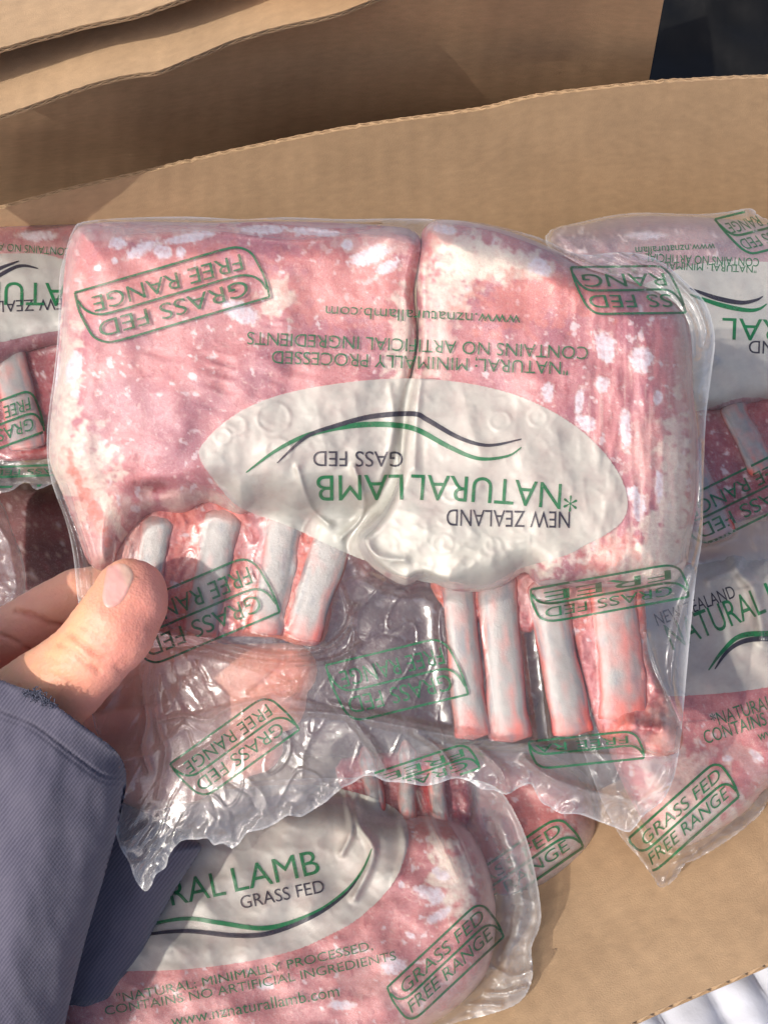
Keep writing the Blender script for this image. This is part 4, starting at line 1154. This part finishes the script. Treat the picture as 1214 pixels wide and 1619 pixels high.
box_pack('rosy lamb pack at right with upright oval and clear pointed bag corner over the flap', [(900, 900), (960, 870), (1060, 862), (1110, 866), (1180, 850), (1300, 850), (1440, 900), (1500, 1000), (1460, 1120), (1330, 1200), (1230, 1250), (1200, 1290), (1150, 1330), (1100, 1360), (1084, 1366), (1066, 1392), (1044, 1404), (1030, 1384), (1004, 1350), (976, 1316), (940, 1240), (900, 1100)],
         [[(960, 920), (1060, 880), (1180, 870), (1320, 880), (1420, 960), (1430, 1060), (1330, 1170), (1220, 1240), (1180, 1282), (1130, 1316), (1080, 1340), (1040, 1330), (1010, 1290), (960, 1180), (930, 1040)]],
         [], 0.176,
         [(1080, 1240, 60, 60, 0, .6, FAT), (1100, 1310, 80, 34, -35, .85, FAT), (1050, 1280, 40, 50, 0, .6, FAT2), (1200, 1110, 120, 40, 0, .4, lin(180, 84, 88)), (1190, 1210, 50, 16, 40, .5, FAT2), (1200, 900, 80, 40, 0, .4, FAT)], [(1150, 1200, 8, 5, 0), (1196, 1196, 14, 5, 40)], lin(208, 120, 118), lin(190, 102, 104), seed=380, T=24, prints=pr, wamp=2.0,
         wr=[([(1096, 878), (1120, 874), (1150, 880)], 2.5, 3), ([(1160, 880), (1170, 905), (1190, 930), (1200, 970), (1206, 1010)], 5, 9), ([(1120, 920), (1160, 900), (1180, 870)], 3, 5), ([(985, 1316), (1010, 1350), (1040, 1400)], 3, 6), ([(1100, 1350), (1060, 1370), (1050, 1396)], 3, 5), ([(1214, 1262), (1160, 1310), (1100, 1346)], 2, 4)])
# clear rolled tail lying on it
# middle, under the two near packs
def pr(sk, b):
    stamp(sk, (712, 1486), (210, -146), (-28, -58), b, M_GREEN, lw=4)
box_pack('lamb pack end wedged between near and right packs, pink above and creamy below', [(640, 1200), (760, 1180), (860, 1190), (930, 1230), (948, 1290), (946, 1330), (920, 1370), (880, 1402), (850, 1420), (780, 1440), (660, 1400)],
         [[(650, 1210), (760, 1188), (850, 1196), (920, 1236), (940, 1290), (938, 1326), (912, 1362), (876, 1394), (848, 1410), (780, 1425), (670, 1390)]],
         [], 0.150,
         [(900, 1370, 90, 46, -35, .9, FAT), (935, 1290, 26, 60, 0, .8, FAT2), (880, 1240, 40, 24, 0, .5, FAT2)], [], lin(206, 108, 100), lin(190, 100, 96), seed=420, T=26, prints=pr)
# near pack
def pr(sk, b):
    oval(sk, [(548, 1250), (590, 1262), (624, 1278), (642, 1300), (646, 1330), (639, 1360), (622, 1396), (595, 1428), (560, 1458), (520, 1480), (470, 1502), (397, 1520), (298, 1533), (214, 1536), (120, 1536), (20, 1510), (-10, 1450), (40, 1370), (140, 1300), (260, 1262), (400, 1244), (500, 1242)], b, 3)
    letters(sk, 'NATURAL', (130, 1462), (358, 1415), 38, M_GREEN, b, 0.010)
    letters(sk, 'LAMB', (372, 1411), (507, 1381), 38, M_GREEN, b, 0.010)
    letters(sk, 'GRASS FED', (382, 1438), (514, 1411), 20, M_GREY, b, -0.004)
    swoosh(sk, [(180, 1480), (249, 1460), (298, 1453), (348, 1460), (422, 1468), (496, 1445), (545, 1411), (572, 1378), (588, 1342)], 6, M_GREEN, b)
    swoosh(sk, [(180, 1490), (241, 1477), (298, 1473), (372, 1480), (427, 1476), (496, 1449), (545, 1415), (570, 1382)], 6, M_GREY, b)
    letters(sk, '"NATURAL; MINIMALLY PROCESSED,', (186, 1586), (590, 1502), 14, M_DGREEN, b, 0.018, bend=-3)
    letters(sk, 'CONTAINS NO ARTIFICIAL INGREDIENTS', (167, 1606), (627, 1518), 14, M_DGREEN, b, 0.018, bend=-3)
    letters(sk, 'www.nznaturallamb.com', (272, 1624), (537, 1576), 18, M_DGREEN, b, 0.008)
    stamp(sk, (640, 1628), (156, -146), (-28, -66), b)
flg = [(742, 1232), (790, 1250), (826, 1310), (846, 1380), (855, 1440), (852, 1470), (840, 1500), (842, 1545), (822, 1585), (770, 1606), (720, 1618)]
box_pack('rosy lamb pack nearest the viewer beside the sleeve, with clear curved bag rim', [(60, 1330), (200, 1270), (400, 1236), (560, 1230), (660, 1226)] + flg + [(680, 1640), (560, 1700), (360, 1760), (140, 1760), (20, 1660), (0, 1480)],
         [[(60, 1350), (200, 1290), (400, 1262), (540, 1262), (610, 1290), (680, 1290), (730, 1304), (762, 1350), (780, 1410), (782, 1470), (772, 1530), (740, 1575), (700, 1608), (640, 1640), (540, 1680), (340, 1730), (150, 1730), (40, 1640), (20, 1480)]],
         [((575, 1180), (592, 1290), 30, 34), ((636, 1170), (648, 1300), 30, 32), ((690, 1190), (700, 1310), 30, 30)], 0.180,
         [(720, 1390, 34, 60, -20, .95, FAT), (690, 1330, 8, 60, -26, .85, FAT), (770, 1450, 12, 120, 0, .7, lin(226, 150, 130)), (690, 1580, 60, 40, -40, .5, FAT2), (700, 1300, 60, 20, 20, .6, lin(190, 80, 84)), (600, 1560, 60, 20, 10, .3, FAT2)],
         [(676, 1412, 22, 10, 15), (690, 1418, 12, 14, 0), (694, 1448, 22, 8, -28), (690, 1378, 7, 7, 0), (633, 1399, 5, 5, 0), (622, 1528, 20, 13, -8), (700, 1385, 10, 8, 0), (540, 1590, 20, 7, 0), (420, 1560, 12, 6, 0), (650, 1480, 9, 4, 30)], lin(210, 130, 126), lin(188, 108, 110), seed=460, T=28, prints=pr,
         inner=[(540, 1200), (720, 1200), (745, 1290), (700, 1320), (620, 1310), (560, 1280)], st=2.5,
         milkf=lambda x, y, s: 0.22 * sstep(0, 14, x - np.interp(y, [1230, 1300, 1350, 1420, 1480, 1540, 1600], [730, 750, 775, 792, 795, 788, 740])),
         wr=[([(560, 1240), (566, 1300), (590, 1350), (560, 1420)], 3.5, 6), ([(544, 1250), (556, 1310), (540, 1350)], 3, 5), ([(664, 1250), (690, 1320), (722, 1390)], 5, 5), ([(690, 1270), (730, 1340), (750, 1400)], 2.5, 4), ([(620, 1270), (640, 1330), (625, 1400)], 2, 5),
             (flg[:8], 4, 6), ([(780, 1530), (810, 1545), (840, 1535)], 3, 3), ([(770, 1570), (800, 1570), (830, 1560)], 3, 3), ([(790, 1300), (816, 1370), (826, 1440), (806, 1500), (796, 1550)], 3, 10), ([(700, 1600), (740, 1590), (790, 1590)], 3, 5)])
# deeper packs, seen only as dark shapes in the gap
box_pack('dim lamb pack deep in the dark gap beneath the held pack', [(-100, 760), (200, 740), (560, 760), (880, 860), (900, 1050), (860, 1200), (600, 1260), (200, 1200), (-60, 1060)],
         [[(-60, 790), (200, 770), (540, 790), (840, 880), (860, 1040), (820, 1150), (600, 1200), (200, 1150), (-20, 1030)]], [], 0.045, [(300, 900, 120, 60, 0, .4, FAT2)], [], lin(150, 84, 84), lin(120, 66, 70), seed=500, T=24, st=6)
# loose end of a bag at the left edge
def scrap():
    D = plane_z(0.135)
    out = smooth_poly([(-160, 700), (-60, 730), (0, 790), (20, 840), (38, 890), (40, 935), (36, 962), (20, 975), (0, 985), (-60, 1010), (-160, 1000)], 4)
    r = Raster(-170, 690, 60, 1020, 3)
    s = sdf(out, r.X, r.Y)
    H = 6 * prof(s, 40) + 3 * ridge(r.X / 30, r.Y / 40, 7, 3) + 2.5 * ridge(r.X / 9, r.Y / 9, 9, 2) * sstep(900, 950, r.Y)
    H += 4 * np.exp(-(line_dist([(-20, 800), (14, 860), (26, 930), (10, 975)], r.X, r.Y) / 5) ** 2)
    c = P(-40, 870, D(-40, 870))
    t = thing('lamb_pack', 'clear crumpled pack tail poking in at the left edge, below the purplish pack', 'meat pack', tuple(c), 'packs of lamb lying in the carton')
    sk = Skin(r, H, D, out)
    b = film_layer('plastic_bag', sk, 3, t, M_BOXFILM, lambda x, y, s: 0.1 + 0.3 * np.exp(-s / 4))
    solid('lamb_rack', smooth_poly([(-150, 720), (-80, 750), (-50, 850), (-60, 960), (-150, 980)], 4), 6, D, lambda x, y, s: 5 * prof(s, 40), t, M_MEAT, meat_col(PURP, PURP2, [], [], seed=77), back=20)
scrap()

# ------------------------------------------------------------------ person: hand and sleeve
person = thing('person', 'hand in blue-grey knitted sleeve pinching the bag edge between thumb and fingers', 'person', tuple(P(60, 1200, 0.36)))
def chain_mesh(chains):
    bm = bmesh.new()
    for ch in chains:
        pts = [(P(a, b, d), r) for a, b, d, r in ch]
        for k in range(len(pts) - 1):
            (p0, r0), (p1, r1) = pts[k], pts[k + 1]
            ln = np.linalg.norm(p1 - p0); N = max(2, int(ln / 0.0025))
            for j in range(N + 1):
                t = j / N; c = p0 + (p1 - p0) * t; rr = r0 + (r1 - r0) * t
                bmesh.ops.create_icosphere(bm, subdivisions=3, radius=rr, matrix=Matrix.Translation(Vector(c)))
    me = bpy.data.meshes.new('tmp'); bm.to_mesh(me); bm.free()
    o = bpy.data.objects.new('tmp', me); COL.objects.link(o)
    m = o.modifiers.new('r', 'REMESH'); m.mode = 'VOXEL'; m.voxel_size = 0.0009
    m2 = o.modifiers.new('s', 'SMOOTH'); m2.factor = 0.6; m2.iterations = 14
    bpy.context.view_layer.update()
    dg = bpy.context.evaluated_depsgraph_get()
    res = bpy.data.meshes.new_from_object(o.evaluated_get(dg))
    bpy.data.objects.remove(o); bpy.data.meshes.remove(me)
    return res
mmp = 0.000577 * 0.345   # metres per pixel near the hand
R_ = lambda r: r * mmp
zf = 0.330               # thumb axis depth
thumb = [(-260, 1330, .372, R_(110)), (-80, 1215, .352, R_(92)), (20, 1140, .338, R_(78)), (92, 1084, .330, R_(68)), (140, 1040, .327, R_(62)), (182, 990, .326, R_(64)), (202, 958, .328, R_(60)), (206, 940, .331, R_(56))]
index = [(-260, 1330, .380, R_(110)), (-240, 1160, .395, R_(80)), (-130, 1075, .392, R_(60)), (-30, 1028, .386, R_(52)), (50, 984, .380, R_(50)), (58, 978, .380, R_(50)), (124, 944, .384, R_(52)), (176, 930, .388, R_(44)), (200, 950, .390, R_(40))]
middle = [(-240, 1330, .385, R_(100)), (-60, 1130, .384, R_(62)), (100, 1090, .382, R_(58)), (260, 1072, .379, R_(54)), (400, 1062, .377, R_(50)), (462, 1060, .377, R_(46))]
ring = [(-200, 1340, .388, R_(95)), (0, 1200, .386, R_(66)), (180, 1160, .381, R_(62)), (330, 1134, .378, R_(58)), (440, 1112, .377, R_(50))]
little = [(-160, 1360, .390, R_(90)), (60, 1260, .388, R_(60)), (200, 1226, .382, R_(58)), (320, 1196, .379, R_(56)), (404, 1180, .378, R_(48))]
palm = [(-160, 1340, .388, R_(120)), (60, 1240, .386, R_(84)), (160, 1220, .384, R_(76)), (240, 1226, .383, R_(62)), (300, 1224, .382, R_(50))]
wrist = [(-260, 1330, .385, R_(130)), (-300, 1700, .375, R_(120)), (-320, 1950, .37, R_(118))]
hm = chain_mesh([thumb, index, middle, ring, little, palm, wrist])
nv = len(hm.vertices); co = np.empty(nv * 3, np.float32); hm.vertices.foreach_get('co', co); co = co.reshape(-1, 3).astype(float)
no = np.empty(nv * 3, np.float32); hm.vertices.foreach_get('normal', no); no = no.reshape(-1, 3).astype(float)
rel = co - CAM; dep = rel @ F
hx = 607 + (rel @ R) / dep / T0; hy = 809.5 - (rel @ U) / dep / T0
front = (no @ F < 0.2)
# creases carved into the skin: lines in the skin given by their run on the finger
def crease(pts, amp, wd, dmin, dmax):
    return np.where((dep > dmin) & (dep < dmax) & front, -amp * (0.75 + 0.8 * fbm(hx / 14, hy / 14, 3, 2)) * np.exp(-(line_dist(smooth_poly(pts, 5, False), hx, hy) / wd) ** 2), 0)
dz = np.zeros(nv)
for pts, a, wd in [([(108, 1002), (130, 1018), (150, 1034), (166, 1040)], .9, 3.5), ([(92, 1018), (116, 1030), (140, 1050), (158, 1062)], .8, 3.5), ([(128, 990), (150, 1006), (172, 1024)], .5, 3), ([(140, 980), (160, 994), (176, 1008)], .3, 3),
                   ([(80, 1040), (110, 1052), (134, 1066)], .3, 3), ([(60, 1056), (90, 1070), (112, 1080)], .22, 3), ([(176, 1040), (190, 1060), (206, 1066)], .2, 5)]:
    dz += crease(pts, a * 0.0014, wd, 0.0, .352)
for pts, a, wd in [([(24, 966), (50, 972), (78, 986), (108, 992), (140, 990)], 1.8, 4), ([(-6, 1002), (20, 1012), (50, 1030)], 1.2, 3.5), ([(396, 1096), (424, 1072), (456, 1036)], 1.2, 4)]:
    dz += crease(pts, a * 0.001, wd, .345, .45)
dz += 0.00018 * fbm(hx / 9, hy / 9, 5, 3) * front + 0.0006 * fbm(hx / 60, hy / 60, 6, 2)
dz += 0.00022 * fbm((hx * 0.83 + hy * 0.55) / 5, (hy * 0.83 - hx * 0.55) / 30, 15, 2) * np.exp(-((hx - 60) ** 2 + (hy - 1060) ** 2) / 70 ** 2)
co2 = co + no * dz[:, None]
tan = lin(228, 170, 130); pink = lin(238, 156, 140); pale = lin(240, 180, 155)
pk = np.clip(sstep(-40, 60, (hx - 150) * 0.75 + (hy - 985) * 0.35) , 0, 1)
c = np.zeros((nv, 3)) + tan
c = mixf(c, pk * 0.85, pink)
far = dep > .352
c = np.where(far[:, None], mixf(np.zeros((nv, 3)) + lin(238, 176, 146), np.clip(sstep(960, 1010, hy), 0, 1) * 0.35, pink), c)
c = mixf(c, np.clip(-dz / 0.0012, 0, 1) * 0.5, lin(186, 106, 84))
for (a, b, d, r) in (middle[-1], ring[-1], little[-1]):
    c = mixf(c, np.exp(-((hx - a) ** 2 + (hy - b) ** 2) / 50 ** 2) * far * 0.35, lin(240, 140, 124))
polys = [tuple(p.vertices) for p in hm.polygons]
hand = mesh_obj('hand', co2, polys, M_SKIN, person, col=np.clip(c, 0, 1))
bpy.data.meshes.remove(hm)
# thumbnail laid on the thumb
bvh = BVHTree.FromPolygons([tuple(v) for v in co2], polys)
NP = np.array([4.0, 5.0]) + smooth_poly([(173, 890), (183, 886), (195, 888), (205, 897), (207, 908), (200, 926), (192, 942), (180, 953), (168, 956), (160, 950), (158, 934), (162, 910), (167, 890)], 3)
nx, ny, nq, ns = layer(NP, 2)
NV = []
for a, b, s in zip(nx, ny, ns):
    d = Vector(P(a, b, 1.0) - CAM).normalized()
    h = bvh.ray_cast(Vector(CAM), d)
    dd = (np.array(h[0]) - CAM) @ F if h[0] is not None and (np.array(h[0]) - CAM) @ F < 0.345 else 0.328
    NV.append(dd)
NV = np.array(NV)
rn = Raster(150, 865, 216, 966, 2)
lift = 0.0003 * sstep(0, 4, ns) + 0.0003 * sstep(905, 875, ny)
nv_ = P(nx, ny, NV - 0.0001 - lift)
nc = np.zeros((len(nx), 3)) + lin(228, 172, 160)
tipm = sstep(-4, 8, (nx - 190) * 0.8 - (ny - 905) * 0.35)
nc = mixf(nc, tipm * 0.6, lin(236, 206, 172)); nc = mixf(nc, sstep(4, 0, ns) * 0.5, lin(220, 150, 130))
def mat_nail():
    m, n, l, out = new_mat('nail'); at = node(n, 'ShaderNodeAttribute', attribute_name='Col')
    b = n.new('ShaderNodeBsdfPrincipled'); l.new(at.outputs['Color'], b.inputs['Base Color']); b.inputs['Roughness'].default_value = 0.32
    b.inputs['Subsurface Weight'].default_value = 0.2; b.inputs['Subsurface Scale'].default_value = 0.002
    l.new(b.outputs[0], out.inputs[0]); return m
mesh_obj('thumbnail', nv_, nq, mat_nail(), hand, col=nc)

# sleeve: cuff front, and the fold of cloth behind it
SLV = [(-420, 900), (-200, 985), (-60, 1048), (0, 1074), (30, 1086), (60, 1096), (76, 1106), (92, 1118), (112, 1132), (135, 1150), (160, 1168), (180, 1184), (195, 1206), (200, 1232), (195, 1268), (184, 1316), (172, 1362), (156, 1416), (140, 1470), (124, 1530), (112, 1580), (100, 1640), (84, 1760), (60, 1950), (-420, 1950)]
sp = smooth_poly(SLV, 4)
HS = lambda px, py: 0.338 + 0.00002 * (np.asarray(py, float) - 1100) - 0.00001 * np.asarray(px, float) * 0
edge_line = [(-420, 900), (-200, 985), (0, 1074), (76, 1106), (135, 1150), (180, 1184)]
def hs(x, y, s):
    e = line_dist(smooth_poly(edge_line, 4, False), x, y)
    sidew = np.clip(s, 0, None)
    side = line_dist([(196, 1206), (200, 1232), (184, 1316), (156, 1416), (124, 1530), (100, 1640), (60, 1950)], x, y)
    h = 30 * prof(side, 170) ** 0.8 * 1.0 + 1.5 * prof(e, 8)
    hem = -0.9 * np.exp(-((e - 46) / 2.5) ** 2) - 0.5 * np.exp(-((e - 54) / 2.0) ** 2)
    fold = 2.2 * fbm(x / 160 + y / 200, y / 260 - x / 120, 7, 3) + 2.0 * np.exp(-((x - (60 - (y - 1200) * 0.10)) / 40) ** 2) * sstep(1150, 1300, y)
    return h + (fold + hem) * sstep(0, 14, s)
solid('sleeve', sp, 3, HS, hs, person, M_KNIT, back=24, bw=90, bst=10, label='blue-grey knitted sleeve cuff with a frayed spot at its edge')
SLB = [(150, 1250), (196, 1270), (240, 1290), (290, 1318), (316, 1334), (318, 1344), (300, 1372), (278, 1406), (252, 1452), (226, 1506), (200, 1560), (170, 1640), (130, 1780), (80, 1950), (-160, 1950), (-60, 1500), (60, 1300)]
HB = lambda px, py: 0.374 + 0.00001 * (np.asarray(py, float) - 1300)
solid('sleeve_underside', smooth_poly(SLB, 4), 3, HB, lambda x, y, s: 13 * prof(s, 60) + 1.6 * fbm(x / 90, y / 90, 9, 3) * sstep(0, 12, s), person, M_KNIT, back=10, bw=50, bst=10)
# frayed threads at the cuff edge
rng = np.random.default_rng(4)
V = []; Fc = []; k = 0
M_THREAD = mat_simple('frayed_thread', (0.07, 0.075, 0.11), 0.9)
for _ in range(46):
    a = rng.uniform(42, 84); b = np.interp(a, [42, 60, 76, 84], [1090, 1097, 1107, 1112]) + rng.normal(0, 3.5) + 2
    th = rng.uniform(0, 6.28); q = []
    for j in range(7):
        q.append((a, b)); th += rng.normal(0, 0.9); a += 2.6 * math.cos(th); b += 2.0 * math.sin(th)
    q = np.array(q); z = HS(q[:, 0], q[:, 1]) - 0.001 * (30 + 1.5 + rng.uniform(0, 1.0, len(q)))
    pts = P(q[:, 0], q[:, 1], z)
    for j in range(len(pts)):
        for m in range(4):
            an = m * math.pi / 2
            V.append(pts[j] + 0.00016 * (math.cos(an) * R + math.sin(an) * U) * (1 if 0 < j < 6 else .4))
    for j in range(len(pts) - 1):
        for m in range(4): Fc.append((k + j * 4 + m, k + j * 4 + (m + 1) % 4, k + (j + 1) * 4 + (m + 1) % 4, k + (j + 1) * 4 + m))
    k += 4 * len(pts)
o = mesh_obj('loose_threads', np.array(V), np.array(Fc), M_THREAD, bpy.data.objects['sleeve']); o['kind'] = 'stuff'
